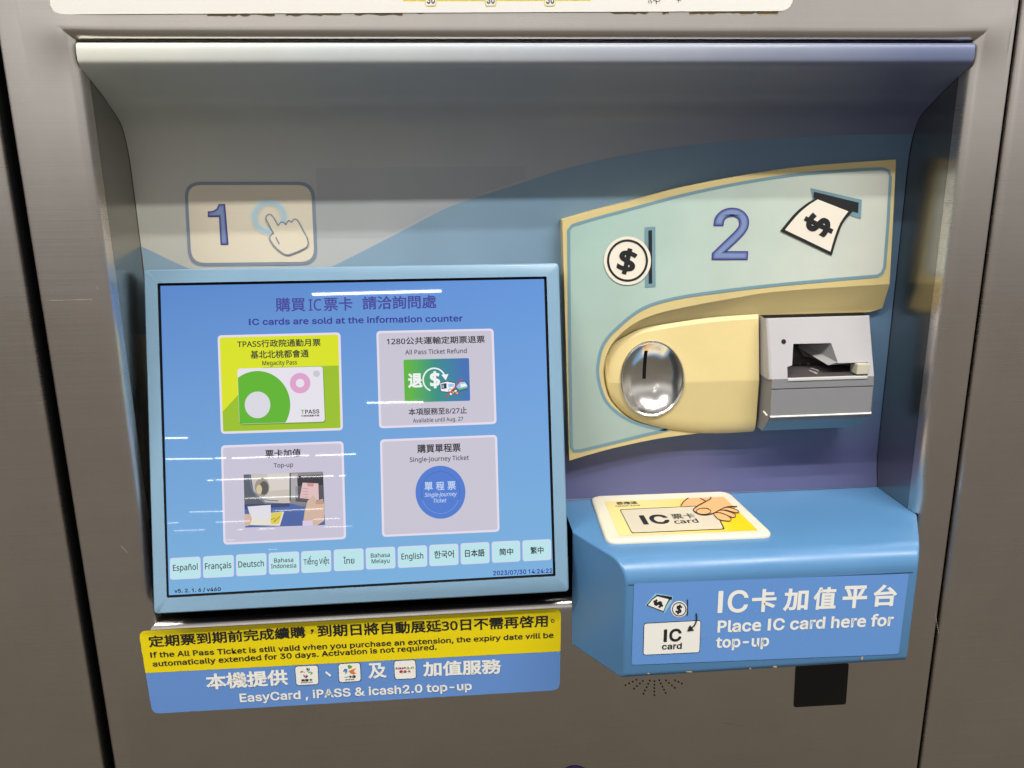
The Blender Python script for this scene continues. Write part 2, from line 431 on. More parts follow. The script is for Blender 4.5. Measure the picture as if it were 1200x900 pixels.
mb.box((FXL+.004, .094, -.86), (FXR-.003, .30, .46), BLACK)
mb.box((OX0+.001, .017, OZ0-.006), (OX1-.001, .093, OZ0-.002), STEEL)
mb.build('housing', root)
for x, s in ((OX0, -1), (OX1, 1)):
    mb = MB(); mb.box((min(x, x+s*.004), .0163, OZ0), (max(x, x+s*.004), .0935, OZ1), WALLM)
    xi = x-s*.0003
    mb.build('side_wall', root)
# ---- curved printed recess panel
PY = .0765
prof = [(.0022, .1000), (-.0006, .0985), (-.0018, .0945), (-.0018, .0888), (-.0009, .0856), (.0018, .0828), (.0066, .0803), (.0157, .0763), (.036, .0668), (.0475, .0600), (.0590, .0535),
        (.0675, .0460), (.0726, .0350), (.0755, .0215), (PY, .006), (PY, -.03), (PY, -.10), (PY, -.18), (PY, -.258), (.0755, -.280), (.0705, -.3035)]
prof = spline(prof, 5)
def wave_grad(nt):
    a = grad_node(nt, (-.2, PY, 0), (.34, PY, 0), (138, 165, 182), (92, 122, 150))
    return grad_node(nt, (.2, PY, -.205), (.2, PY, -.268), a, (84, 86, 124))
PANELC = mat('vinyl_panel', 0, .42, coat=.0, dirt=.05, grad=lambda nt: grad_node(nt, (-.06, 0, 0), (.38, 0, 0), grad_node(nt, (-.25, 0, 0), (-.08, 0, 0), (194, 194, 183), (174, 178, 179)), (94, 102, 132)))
WAVE = mat('blue_wave_print', 0, .40, dirt=.05, grad=wave_grad)
RESID = mat('film_residue', (192, 194, 192), .5)
FILM = mat('old_film', 0, .5, dirt=.05, grad=lambda nt: grad_node(nt, (-.06, 0, 0), (.38, 0, 0), (167, 171, 173), (94, 102, 131)))
XA, XB = OX0+.0003, OX1-.0003
mb = MB()
NX = 60
mb.loft([[(XA+(XB-XA)*i/NX, y, z) for i in range(NX+1)] for y, z in prof], PANELC, False, True)
mb.loft([[(x, y, z), (x+s*.0004, y+.003, z+.0002)] for (y, z) in prof for x, s in ((XA, 1),)], PANELC, False, True)
cum = [0]
for a, b in zip(prof, prof[1:]): cum.append(cum[-1]+math.hypot(b[0]-a[0], b[1]-a[1]))
def on_prof(z, h):
    for i in range(len(prof)-1, 0, -1):
        (y0, z0), (y1, z1) = prof[i], prof[i-1]
        if z0 <= z <= z1:
            t = (z-z0)/(z1-z0); ty, tz = y1-y0, z1-z0; d = math.hypot(ty, tz)
            return y0+(y1-y0)*t - h*tz/d, z+h*ty/d
    return (PY-h, z)
BK = Plane((0, PY, 0), (1, 0, 0), (0, 0, 1))
def edge_z(pts):
    P = [BK.uv(*p) for p in pts]; S = spline(P, 8)
    def f(x):
        for a, b in zip(S, S[1:]):
            if a[0] <= x <= b[0]: return a[1]+(b[1]-a[1])*(x-a[0])/(b[0]-a[0]+1e-9)
        return S[0][1] if x < S[0][0] else S[-1][1]
    return f
wave_top = edge_z([(352, 330), (400, 307), (430, 292), (480, 266), (530, 241), (600, 218), (665, 197), (730, 182), (800, 171), (866, 165), (930, 161), (1000, 158), (1068, 157)])
low_top = edge_z([(150, 282), (175, 293), (215, 312), (260, 330), (300, 345)])
def print_band(ftop, x0, x1, n, zb, m, h, rows=40):
    R_ = []
    for k in range(rows+1):
        row = []
        for i in range(n+1):
            x = x0+(x1-x0)*i/n; zt = min(ftop(x), .09); z = zt+(zb-zt)*(k/rows); y, zz = on_prof(z, h); row.append((x, y, zz))
        R_.append(row)
    mb.loft(R_, m, False, True)
print_band(wave_top, BK.uv(352, 330)[0], XB-.0004, 80, -.3025, WAVE, .00025)
print_band(low_top, XA+.0004, BK.uv(300, 345)[0], 30, -.13, WAVE, .00025)
art = Art(BK, mb)
art.poly([(370, 152), (616, 150), (617, 209), (560, 228), (500, 252), (450, 278), (372, 279)], FILM, .00012)
art.poly([(667, 590), (715, 574.5), (770, 563), (840, 557), (940, 557), (1027.5, 563), (1028, 572), (667, 592)], mat('grey_violet_print', 0, .4, grad=lambda nt: grad_node(nt, (.12, PY, 0), (.36, PY, 0), (104, 118, 148), (90, 88, 128))), .0004)
rnd = random.Random(3)
def blob(cx, cy, rx, ry, n=14, j=.35, r=None):
    r = r or rnd
    return [(cx+rx*(1+j*(r.random()-.5)*2)*math.cos(2*math.pi*i/n), cy+ry*(1+j*(r.random()-.5)*2)*math.sin(2*math.pi*i/n)) for i in range(n)]
for b_ in ((385, 168, 14, 5), (383, 180, 12, 7), (453, 165, 9, 6), (488, 177, 7, 5), (545, 174, 19, 8), (585, 160, 11, 6), (578, 175, 9, 4)):
    art.poly(blob(*b_), RESID, .0002)
SCUFF = mat('dark_scuff', (42, 38, 48), .7)
for b_ in ((918, 551, 8, 1.1), (960, 549, 5, 1.2)): art.poly(blob(*b_), SCUFF, .0005)
mb.build('recess_panel', root, sharp=40, weld=False)
# ---- badge with the 1 and the tapping hand
CREAM = mat('cream_print', (216, 207, 186), .45, dirt=.04)
GREYB = mat('grey_blue_line', (124, 138, 154), .45)
art = Art(BK)
q = [(216, 213), (368.5, 213), (372.5, 310.5), (221, 312)]
art.rq(q, 19, GREYB, .0004); art.rq(inset(q, 3.8), 16, CREAM, .0006)
PURP = mat('violet_print', (66, 56, 128), .45); PMID = mat('slate_blue_print', (92, 104, 162), .45); PLT = mat('pale_slate_print', (118, 138, 176), .45)
one = [(258, 318), (298, 314), (328, 296), (343, 261), (394, 260), (421, 580), (358, 581), (346, 362), (259, 363)]
one = [(205+x/6.667, 200+y/6.667) for x, y in one]
def shrunk(pts, d):
    out = []; L = len(pts)
    for i in range(L):
        a, b, c = pts[i-1], pts[i], pts[(i+1) % L]
        n1 = (-(b[1]-a[1]), b[0]-a[0]); n2 = (-(c[1]-b[1]), c[0]-b[0]); l1 = math.hypot(*n1); l2 = math.hypot(*n2)
        nx, ny = n1[0]/l1+n2[0]/l2, n1[1]/l1+n2[1]/l2; L2 = nx*nx+ny*ny; out.append((b[0]+2*nx/L2*d, b[1]+2*ny/L2*d))
    return out
for d_, m, h in ((0, PURP, .0008), (1.4, PMID, .0010), (2.6, PLT, .0012)): art.poly(shrunk(one, d_), m, h)
for k, (wd, c) in enumerate(((10, (206, 208, 196)), (7.4, (190, 205, 204)), (4.6, (172, 198, 208)))):
    art.ring(315.7, 254, 17.2+wd/2, 17.2-wd/2, mat('halo_print_%d' % k if False else 'halo_print_' + 'abc'[k], c, .45), .0008+k*.00015)
hand = spline([(321, 273.5), (316, 264), (312, 255.5), (315.2, 251.3), (319.7, 253.2), (326.2, 264.3)], 5)+spline([(326.2, 264.5), (329.5, 260.4), (333.5, 261), (335.2, 263.3)], 5)[1:]+spline([(335.2, 263.3), (338.5, 258.5), (342.2, 260.3)], 5)[1:]+spline([(342.2, 260.3), (345.2, 256.7), (349.5, 258.8), (355.5, 270), (361, 281), (360.2, 288.5), (353, 292.8), (343.7, 296.7), (335.5, 298.2), (325, 291.5), (316.7, 280.2), (318.2, 275.2), (321.3, 273.4)], 5)[1:]
art.poly(hand, CREAM, .0013); art.stroke(hand, 1.4, GREYB, .0015); art.stroke([(323.5, 277.7), (327.7, 285.8)], 1.5, GREYB, .0015)
art.b.build('step_badge', root, 'cream badge printed with a violet 1 and a tapping hand', weld=False)

# ================================================================== touch screen
SV = Vector((0, math.sin(TILT), math.cos(TILT)))
BP = Plane(SO, (1, 0, 0), SV); DP = Plane(DISP, (1, 0, 0), SV)
BEZ = mat('pale_blue_bezel', (117, 149, 172), .38, dirt=.05, bump=.02, bscale=900)
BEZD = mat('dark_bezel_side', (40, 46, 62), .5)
def lp(q, r, d, n=6):
    return [BP.at(u, v, -d) for u, v in rounded([BP.uv(*p) for p in q], r, n)]
qo = [(168, 316), (655, 308), (667, 693.5), (180, 720)]
qi = [(185, 332.5), (640, 324.5), (650.5, 674.5), (196, 700)]
def shrink(q, k):   # move the corners outward by k pixels
    return inset(q, -k)
mb = MB()
mb.loft([lp(qo, .004, .019), lp(qo, .004, .0035)], BEZD, True, True)
mb.loft([lp(qo, .004, .0035), lp(qo, .004, .0016), lp(inset(qo, .5), .0038, .0006), lp(inset(qo, 1.6), .0035, 0)], BEZ, True, True)
mb.loft([lp(inset(qo, 1.6), .0035, 0), lp(inset(qi, -.6), .0012, 0)], BEZ, True, False)
mb.loft([lp(inset(qi, -.6), .0012, 0), lp(qi, .001, .0006), lp(qi, .001, .0036)], BLACK, True, False)
back = inset(qo, 14)
mb.loft([lp(qo, .004, .019), lp(back, .004, .019), lp(back, .004, .045)], BEZD, True, False)
mb.face(lp(back, .004, .045), BEZD)
screen = mb.build('touch_screen', root, sharp=35)
def uvp(px, py): p = DP.px(px, py); return (p.x, p.y, p.z)
art = Art(DP)
art.b.face([DP.px(*p, -.0001) for p in inset(qi, -.4)][::-1], BLACK)
SCR = glow('display_blue', 0, 1, grad=lambda nt: grad_node(nt, uvp(420, 335), uvp(430, 690), grad_node(nt, uvp(190, 400), uvp(640, 400), (84, 132, 200), (96, 146, 216)), (120, 174, 218)))
art.poly([(188, 335), (637.5, 327), (648, 672.3), (198, 697.5)], SCR, .0001)
TVIO = glow('display_violet', (62, 64, 150)); TNAVY = glow('display_navy', (46, 50, 146)); TBLK = glow('display_black', (26, 26, 32)); TGRY = glow('display_grey', (58, 58, 66))
TDB = glow('display_deep_blue', (30, 24, 146))
h = .0003
art.text('購買', (323, 365.5), (358.5, 365), (323, 349), TVIO, h, bold=.002)
art.text('IC', (362, 364.4), (377, 364), (362, 350.6), TVIO, h, bold=-.004)
art.text('票卡', (379.5, 364.8), (413.3, 364), (379.5, 348.6), TVIO, h, bold=.002)
art.text('請洽詢問處', (425, 363.3), (511.7, 361.3), (425, 347.3), TVIO, h, bold=.004)
art.text('IC cards are sold at the information counter', (291.8, 381.2), (542.3, 376.7), (291.8, 373.6), TNAVY, h, 'cap', bold=.016)
art.text('v5. 2. 1. 6 / v460', (204.4, 694.8), (259, 692.4), (204.4, 690.3), TBLK, h, 'cap', bold=.02)
art.text('2023/07/30 14:24:22', (578, 674.3), (647.4, 671.2), (578, 669), TDB, h, 'cap', bold=.012)
art.b.build('display', screen, weld=False)
EDGE = glow('card_edge', (224, 216, 232)); FACE = glow('card_face', (197, 193, 208)); FACE2 = glow('card_face_pale', (196, 192, 211))
def card(q, m, r=5):
    a = Art(DP); a.rq(q, r, EDGE, .0003); a.rq(inset(q, 2.6), r*.6, m, .0005); return a
# -- pass button
q = [(255, 393), (399, 389.5), (402, 504.2), (259, 508.5)]
LIME = glow('lime_yellow', (214, 222, 0)); GRN = glow('leaf_green', (150, 188, 14))
a = card(q, LIME)
a.poly(clip([(250, 494.5), (309, 430.5), (410, 428), (410, 520), (250, 520)], inset(q, 3)), GRN, .0007)
a.text('TPASS行政院通勤月票', (278.5, 407.8), (376, 405.8), (278.5, 398.6), TBLK, .0009, bold=.004)
a.text('基北北桃都會通', (293.8, 420.6), (362.2, 418.9), (293.8, 411), TBLK, .0009, bold=.004)
a.text('Megacity Pass', (307.8, 428.2), (348.4, 427.2), (307.8, 423), TBLK, .0009, 'cap')
wc = [(278.5, 432), (378.4, 429.6), (381, 494), (281, 497)]
a.rq([(x+.8, y+1.4) for x, y in wc], 3.5, glow('green_shade', (112, 150, 20)), .0009)
a.rq(wc, 3.5, glow('pass_white', (226, 222, 232)), .0011)
G2 = glow('ring_green', (88, 176, 26))
ro = clip(circle(302.3, 474.4, 38.2, 39.6, n=80), inset(wc, .3))
a.poly(ro, G2, .0013)
a.poly(circle(302.3, 474.4, 15, 15.6), glow('pass_white_soft', (214, 212, 220)), .0015)
a.ring(352, 449, 12, 5, glow('pink', (218, 158, 200)), .0013)
a.poly(circle(371.2, 438, 3.9), glow('chip_grey', (196, 194, 204)), .0013)
a.text('PASS', (358, 485), (374.6, 484.4), (358, 480.2), TBLK, .0013, 'cap', bold=.014)
a.text('T', (353, 485.1), (357.2, 485), (353, 480.3), G2, .0013, 'cap', bold=.014)
a.text('行政院通勤月票', (353.2, 488.6), (374.6, 487.9), (353.2, 486.3), TBLK, .0013, bold=.01, res=2)
a.b.build('menu_button', screen, 'lime and green pass button with a white card in green and pink rings', weld=False)
# -- refund button
q = [(441, 388), (578.4, 385), (582, 496.8), (444.4, 502)]
a = card(q, FACE)
a.text('1280公共運輸定期票退票', (453.3, 404.6), (568.2, 402), (453.3, 395.6), TBLK, .0008, bold=.004)
a.text('All Pass Ticket Refund', (474.9, 415.6), (547, 413.8), (474.9, 410.2), TGRY, .0008, 'cap')
pq = [(472.9, 421.6), (549.6, 419.6), (551, 469.6), (474.4, 471.6)]
a.rq(pq, 2, glow('refund_picture', 0, grad=lambda nt: grad_node(nt, uvp(480, 450), uvp(510, 448), (88, 176, 52), grad_node(nt, uvp(508, 446), uvp(545, 440), (40, 140, 124), (58, 108, 178)))), .0008)
WH = glow('display_white', (236, 240, 240))
a.text('退', (478.4, 455), (495.6, 454.4), (478.4, 437.6), WH, .0010, bold=.016)
a.stroke(circle(508.9, 445, 13, 13.4, n=30, a0=250, a1=20), 1.7, WH, .0010)
a.poly([(517.2, 439.2), (525.5, 438.4), (522.4, 445.6)], WH, .0011)
a.rtext('$', (509.8, 445), 20, 2, WH, .0010, bold=.022)
LB = glow('vehicle_blue', (150, 196, 232)); NV = glow('vehicle_outline', (24, 30, 52)); RD = glow('slash_red', (204, 36, 44)); OG = glow('flower_orange', (236, 160, 70)); GY = glow('train_green', (96, 168, 112))
bus = [(515.6, 449), (524, 446.8), (533.5, 448.8), (533, 456), (525, 459.6), (516.5, 458.5)]
a.poly(bus, WH, .0010); a.poly([(517, 450), (523.2, 449), (523.4, 455.2), (517.6, 456)], NV, .0012); a.poly([(518.3, 451), (520, 450.7), (520.2, 454.6), (518.6, 455)], LB, .0013)
a.poly([(525.5, 449.6), (532, 450), (531.8, 453), (525.6, 454)], LB, .0012); a.stroke(bus, .9, NV, .0013, True)
tr = [(534, 453), (538.5, 447.2), (545, 446.8), (548.5, 451.5), (547.5, 455.6), (538, 458.2)]
a.poly(tr, LB, .0010); a.poly([(539.5, 450.2), (545.5, 449.5), (547, 452.2), (540, 454)], WH, .0012); a.poly([(536, 455.6), (547, 453.8), (547, 455.4), (538, 457.6)], GY, .0012); a.stroke(tr, .9, NV, .0013, True)
for dx, dy, c in ((527.5, 457.5, WH), (530.5, 460, OG), (534, 458.5, WH), (528.5, 461.5, WH), (535.5, 460.5, OG)): a.poly(circle(dx, dy, 1.9, n=12), c, .0014); a.ring(dx, dy, 2.1, 1.6, NV, .0015, 12)
a.stroke([(522.3, 465.3), (541.8, 444.2)], 1.3, RD, .0017)
a.text('本項服務至8/27止', (478.9, 487), (547.3, 484.8), (478.9, 478.7), TBLK, .0008, bold=.004)
a.text('Available until Aug. 27', (484, 495.3), (542.9, 493), (484, 490.6), TGRY, .0008, 'cap')
a.b.build('menu_button', screen, 'pale refund button with a green to blue picture of a dollar arrow', weld=False)
# -- top-up button with its little photograph
q = [(259, 522), (402.5, 517), (405.7, 631.7), (262, 638.3)]
a = card(q, FACE2)
a.text('票卡加值', (311, 537), (353, 535.5), (311, 527), TBLK, .0008, bold=.006)
a.text('Top-up', (321, 547.9), (343.8, 546.9), (321, 542.8), TGRY, .0008, 'cap')
pq = [(285.8, 556), (378.8, 552.5), (381.2, 615), (287.5, 618)]
PC = lambda n, c: glow('snap_'+n, c)
def zp(x, y): return (240+x/6, 500+y/6)
def snap(pts, m, hh): a.poly(clip([zp(*p) for p in pts], pq), m, hh)
a.rq(pq, 2.5, PC('grey', (120, 124, 134)), .0008)
snap([(270, 330), (330, 325), (340, 460), (420, 540), (300, 560), (270, 560)], PC('dark_grey', (86, 90, 100)), .0009)
snap([(325, 330), (598, 318), (600, 540), (430, 530), (345, 450)], PC('beige', (196, 188, 178)), .0010)
snap([(440, 330), (598, 322), (600, 440), (450, 450)], PC('beige_light', (210, 204, 196)), .0011)
a.stroke([zp(*p) for p in spline([(318, 335), (330, 420), (370, 490), (440, 515), (520, 520)], 5)], 1.3, PC('line_blue', (96, 116, 150)), .0011)
a.poly([zp(*p) for p in circle(405, 425, 52, 64, n=24)], PC('dish', (150, 144, 134)), .0012)
a.poly([zp(*p) for p in circle(418, 430, 32, 48, n=20)], PC('dish_dark', (86, 84, 82)), .0013)
a.poly([zp(*p) for p in circle(385, 440, 20, 34, n=20)], PC('dish_gold', (206, 190, 150)), .0014)
snap([(600, 318), (840, 308), (848, 540), (600, 540)], PC('unit_grey', (132, 130, 134)), .0011)
snap([(606, 330), (655, 328), (655, 500), (608, 505)], PC('unit_light', (168, 166, 170)), .0012)
snap([(650, 345), (832, 335), (836, 410), (655, 418)], PC('unit_black', (44, 44, 50)), .0013)
snap([(598, 318), (606, 318), (606, 520), (598, 520)], PC('unit_black', 0), .0014)
snap([(640, 420), (845, 410), (845, 540), (640, 525)], PC('unit_dark', (78, 78, 88)), .0012)
snap([(690, 392), (800, 398), (804, 515), (670, 500)], PC('note_pink', (220, 186, 188)), .0015)
snap([(720, 395), (770, 398), (765, 420), (725, 418)], PC('note_red', (200, 140, 146)), .0016)
for yy in (430, 450, 470, 490): snap([(690, yy), (730, yy+2), (729, yy+7), (689, yy+5)], PC('note_red', 0), .0016)
snap([(280, 545), (600, 535), (680, 560), (850, 545), (850, 720), (280, 720)], PC('blue', (70, 96, 158)), .0010)
snap([(275, 545), (600, 536), (600, 560), (275, 580)], PC('deep_blue', (52, 64, 108)), .0011)
snap([(300, 620), (560, 595), (530, 695), (310, 690)], PC('pad_cream', (226, 220, 206)), .0012)
snap([(455, 608), (548, 600), (522, 680), (470, 684)], PC('pad_yellow', (220, 200, 70)), .0013)
a.stroke([zp(*p) for p in [(470, 650), (500, 640), (490, 668), (530, 630)]], .6, PC('unit_black', 0), .0014)
snap([(303, 560), (466, 548), (468, 645), (330, 650)], PC('card_white', (222, 218, 226)), .0015)
SK = PC('skin', (206, 176, 156)); SKD = PC('skin_dark', (188, 150, 130))
snap([(283, 612), (325, 612), (335, 650), (320, 690), (285, 700)], SK, .0016)
snap([(765, 478), (790, 520), (830, 505), (848, 560), (840, 660), (780, 700), (690, 700), (705, 590), (725, 520)], SK, .0016)
snap([(775, 530), (800, 515), (835, 510), (840, 540), (790, 545)], SKD, .0017)
snap([(690, 660), (760, 655), (765, 700), (690, 700)], PC('cuff', (214, 196, 226)), .0017)
a.b.build('menu_button', screen, 'top-up button with a small photo of a hand feeding a pink banknote', weld=False)
# -- single journey button
q = [(445.3, 515), (582.5, 509.5), (585.5, 623), (447.8, 629.2)]
a = card(q, FACE)
a.text('購買單程票', (489, 531), (540, 529.3), (489, 520.8), TBLK, .0008, bold=.006)
a.text('Single-Journey Ticket', (480.3, 541.4), (549.5, 538.8), (480.3, 536), TGRY, .0008, 'cap')
a.poly(circle(516.2, 576.7, 29.2, 31, n=64), glow('token_blue', (74, 118, 204)), .0008)
a.ring(516.2, 576.7, (22.7, 24.6), (22.2, 24.1), glow('token_line', (56, 94, 176)), .0010, 64)
a.stroke(circle(516.2, 577.2, 22.4, 24.2, n=30, a0=200, a1=340), .7, glow('token_shine', (116, 152, 222)), .0011)
TK = glow('token_text', (188, 208, 238))
for i, c in enumerate('單程票'):
    a.text(c, (497.6+13.4*i, 574.8-.4*i), (507.4+13.4*i, 574.5-.4*i), (497.6+13.4*i, 564.8-.4*i), TK, .0012, bold=.004)
a.text('Single-Journey', (497.6, 582.2), (535.6, 580.8), (497.6, 577.4), TK, .0012, 'cap', shear=.25)
a.text('Ticket', (508, 588.9), (523.4, 588.3), (508, 584.3), TK, .0012, 'cap', shear=.25)
a.b.build('menu_button', screen, 'pale single journey button with a round blue token', weld=False)
# -- the twelve language buttons
LQ = [[(199, 654), (235, 652), (235.6, 677.6), (199.4, 679.4)], [(238, 652), (274, 650), (274.4, 675.6), (238.2, 677.4)], [(276.6, 649.8), (312.4, 648), (312.4, 673.6), (277, 675.4)],
      [(314.8, 647.8), (350.6, 646), (351, 671.6), (315.2, 673.4)], [(353, 646), (388, 644.3), (388.4, 669.8), (353.2, 671.6)], [(391, 644), (426, 642.4), (426.4, 667.8), (391.4, 669.4)],
      [(428.4, 642), (463, 640.4), (463.6, 665.8), (429, 667.4)], [(466, 640.4), (500.4, 638.8), (500.8, 663.8), (466.4, 665.6)], [(503, 638.5), (537, 636.9), (537.4, 661.8), (503.2, 663.6)],
      [(539.6, 636.6), (573.4, 635), (573.8, 659.8), (540, 661.6)], [(576, 634.8), (609.4, 633.2), (609.8, 657.8), (576.6, 659.6)], [(612, 633.2), (645.6, 631.6), (646, 656), (612.6, 657.8)]]
LT = [('Español', 203, 232, 668.2, 661), ('Français', 240.5, 271.5, 666.3, 659), ('Deutsch', 279.6, 309.6, 664.2, 657), None, ('Tiếng Việt', 356, 386, 661, 654.6), ('ไทย', 402.5, 415.5, 660.5, 652), None,
      ('English', 470.5, 496.2, 655, 648), ('한국어', 509, 532, 654, 644.8), ('日本語', 545, 568, 652.3, 643.4), ('简中', 585, 601.5, 650.5, 642.2), ('繁中', 621.5, 637, 648.8, 640.4)]
AQ = glow('language_aqua', (184, 226, 232)); AE = glow('language_edge', (206, 214, 236))
for i, (q, t) in enumerate(zip(LQ, LT)):
    a = Art(DP); a.rq(q, 3.4, AE, .0003); a.rq(inset(q, 1.6), 2.4, AQ, .0005)
    if t:
        s_, x0, x1, yb, yt = t; sl = (q[1][1]-q[0][1])*(x1-x0)/36
        a.text(s_, (x0, yb-sl*.5), (x1, yb+sl*.5), (x0, yt-sl*.5), TGRY if i < 9 else TBLK, .0007, 'cap' if (i < 5 or i == 7) else 'ink', bold=.0 if i < 8 else .004)
    else:
        two = ('Bahasa', 'Indonesia') if i == 3 else ('Bahasa', 'Melayu')
        L_ = ((321.4, 344, 658.8, 653.8), (318, 347.4, 665.5, 660.4)) if i == 3 else ((434.6, 457, 653, 648), (435.6, 456.6, 659.8, 654.8))
        for s_, (x0, x1, yb, yt) in zip(two, L_): a.text(s_, (x0, yb+.4), (x1, yb-.6), (x0, yt+.4), TGRY, .0007, 'cap')
    a.b.build('language_button', screen, None, weld=False)['group'] = 'language buttons along the foot of the screen'

# ================================================================== payment fascia (plate with the 2, coin and banknote symbols)
FY = .0625
YEL = mat('cream_yellow_plastic', (207, 188, 132), .40, dirt=.05, bump=.015, bscale=700)
FP = Plane((0, FY, 0), (1, 0, 0), (0, 0, 1))
topc = spline([(659, 257.5), (700, 245.5), (750, 233), (800, 219.5), (866, 206.3), (933, 196), (1000, 190.3), (1050, 187)], 5)
rightc = [(1050, 187), (1046.5, 260), (1042.5, 333)]
cut = [(1042.5, 333), (960, 338), (900, 343), (858, 350), (813, 358), (769, 368), (742, 380), (722, 397), (711, 415), (706.5, 436), (709, 455), (717, 472), (735, 489), (760, 499), (800, 505), (843, 506)]
cutc = [(1042.5, 333)]+spline(cut[1:], 5)
lowc = spline([(843, 506), (813, 508.5), (769, 514.5), (724, 524), (690, 533), (667, 540)], 5)
outl = topc+rightc[1:]+cutc[1:]+lowc[1:]
mb = MB()
P2 = [FP.px(*p) for p in outl]
inn = []
c0 = (0, 0)
mb.face(P2[::-1], YEL)
top_side = [Vector(p) for p in P2]
mb.loft([P2, [p+Vector((0, .0135, 0)) for p in P2]], YEL, True, False)
# slanting band under the plate down to the coin unit
b_in = [(1034, 361), (960, 363.5), (889, 368), (835, 372), (791, 378), (753, 385), (731, 395), (718, 404), (712, 416), (708.5, 436), (711, 455), (718.5, 471), (736, 487.5), (760, 497.5), (800, 503.5), (843, 505)]
P3 = Plane((0, .0718, 0), (1, 0, 0), (0, 0, 1))
ba = [(1034, 361)]+spline(b_in[1:], 5)
mb.loft([[FP.px(*p, .00005) for p in cutc], [P3.px(*p) for p in ba], [P3.px(p[0]+(800-p[0])*.06, p[1]+(440-p[1])*.06, -.0004) for p in ba]], YEL, False, True)
fasc = mb.build('payment_fascia', root, sharp=35, bevel=.0009, weld=True)
MINT = mat('mint_print', 0, .40, dirt=.07, grad=lambda nt: grad_node(nt, (.11, FY, -.20), (.20, FY, -.08), (162, 179, 170), grad_node(nt, (.12, FY, 0), (.38, FY, -.06), (158, 190, 180), (200, 204, 192))))
LINE = mat('dusty_blue_line', (112, 146, 158), .42)
mint = rounded([(668, 263.5), (678, 261)], 1) if False else None
mtop = spline([(671, 264), (700, 255.5), (733, 246.7), (800, 228.8), (867, 214.8), (933, 204.8), (1000, 199.3), (1034, 197.6)], 5)
mint = mtop+[(1041, 200), (1043.3, 207), (1040.5, 260), (1036.5, 313), (1033.5, 320), (1028, 323.3)]+spline([(1028, 323.3), (967, 328.5), (900, 334.8), (843, 341.5), (791, 349.5), (753, 361.5), (724, 383.5), (707, 403.5), (700.5, 429), (702.5, 450), (711, 471.5), (729, 487.5), (747, 496.5), (769, 502), (783, 503.3)], 4)[1:]+spline([(783, 503.3), (758, 509), (724, 517.5), (680, 528)], 4)[1:]+[(672.5, 528.5), (669.5, 524), (667.5, 400), (666.3, 270)]
art = Art(FP)
art.poly(mint, MINT, .0002)
art.stroke(mint, 3.6, LINE, .00035, True)
BK_ = mat('ink_black', (30, 30, 32), .45); CRM = mat('ink_cream', (228, 220, 204), .45)
for off, m, h_ in ((.014, PURP, .0005), (-.004, PMID, .0007), (-.022, PLT, .0009)):
    art.text('2', (833.6, 304.8), (876, 304.8), (833.6, 243.2), m, h_, bold=off, fit=(.014,), font='helv')
art.b.build('printed_overlay', fasc, 'mint overlay edged in dusty blue with a violet 2', weld=False)
art = Art(FP)
art.poly([(755.3, 266.3), (767.6, 265.6), (768, 336), (755.8, 336.6)], LINE, .0006); art.poly([(759.6, 270), (763.8, 269.6), (764, 332), (760, 332.4)], BK_, .0008)
art.poly(circle(735, 305.4, 27.6, 28.4), CRM, .0010); art.ring(735, 305.2, (24, 24.8), (21.4, 22.2), BK_, .0012)
art.rtext('$', (734.6, 306.2), 31, -14, BK_, .0012, bold=.022, sx=1.15)
art.b.build('coin_symbol', fasc, weld=False)
art = Art(FP)
art.poly([(949.8, 220.4), (1009.6, 234.2), (1008.4, 256.4), (1000, 254), (952.5, 236)], LINE, .0006)
art.poly([(953.4, 224.6), (1005.8, 237.4), (1005, 249.8), (952.6, 232)], BK_, .0008)
bill = [(957, 231.5)]+spline([(957, 231.5), (944, 239), (930, 251), (913.8, 270.5)], 5)[1:]+[(974.2, 299.4)]+spline([(974.2, 299.4), (980, 280), (987, 262), (999.2, 247)], 5)[1:]
art.poly(bill, BK_, .0010)
bi = [(957.6, 233.6)]+spline([(957.6, 233.6), (946, 241), (933, 252.6), (919.2, 269.2)], 5)[1:]+[(972.4, 294.8)]+spline([(972.4, 294.8), (977.6, 277), (984, 261), (993.4, 247.6)], 5)[1:]
art.poly(bi, CRM, .0012)
art.rtext('$', (958.6, 263.4), 36, 64, BK_, .0014, bold=.025, sx=1.0)
art.b.build('banknote_symbol', fasc, weld=False)

# ================================================================== coin unit
BY = .0700
HM = .0128
B0 = Plane((0, BY, 0), (1, 0, 0), (0, 0, 1))
def fn(pts):
    S = spline([B0.uv(*p) for p in pts], 10)
    S.sort()
    def f(x):
        if x <= S[0][0]: return S[0][1]
        for a_, b_ in zip(S, S[1:]):
            if a_[0] <= x <= b_[0]: return a_[1]+(b_[1]-a_[1])*(x-a_[0])/(b_[0]-a_[0]+1e-9)
        return S[-1][1]
    return f
zt_f = fn([(708.5, 432), (709.5, 424), (712, 416), (718, 404), (731, 395), (753, 385), (791, 378), (835, 372), (889.5, 368)])
zb_f = fn([(708.5, 436), (709.5, 446), (711.5, 456), (718.5, 471), (736, 487.5), (760, 497.5), (800, 504.5), (840, 506), (884.5, 503.5)])
XT = B0.uv(708.5, 434)[0]; XR = .2897; ZR = -.1855
def body_h(x):
    s = min(1, max(0, (x-XT)/.050)); return HM*math.sqrt(max(0, 1-(1-s)**2))
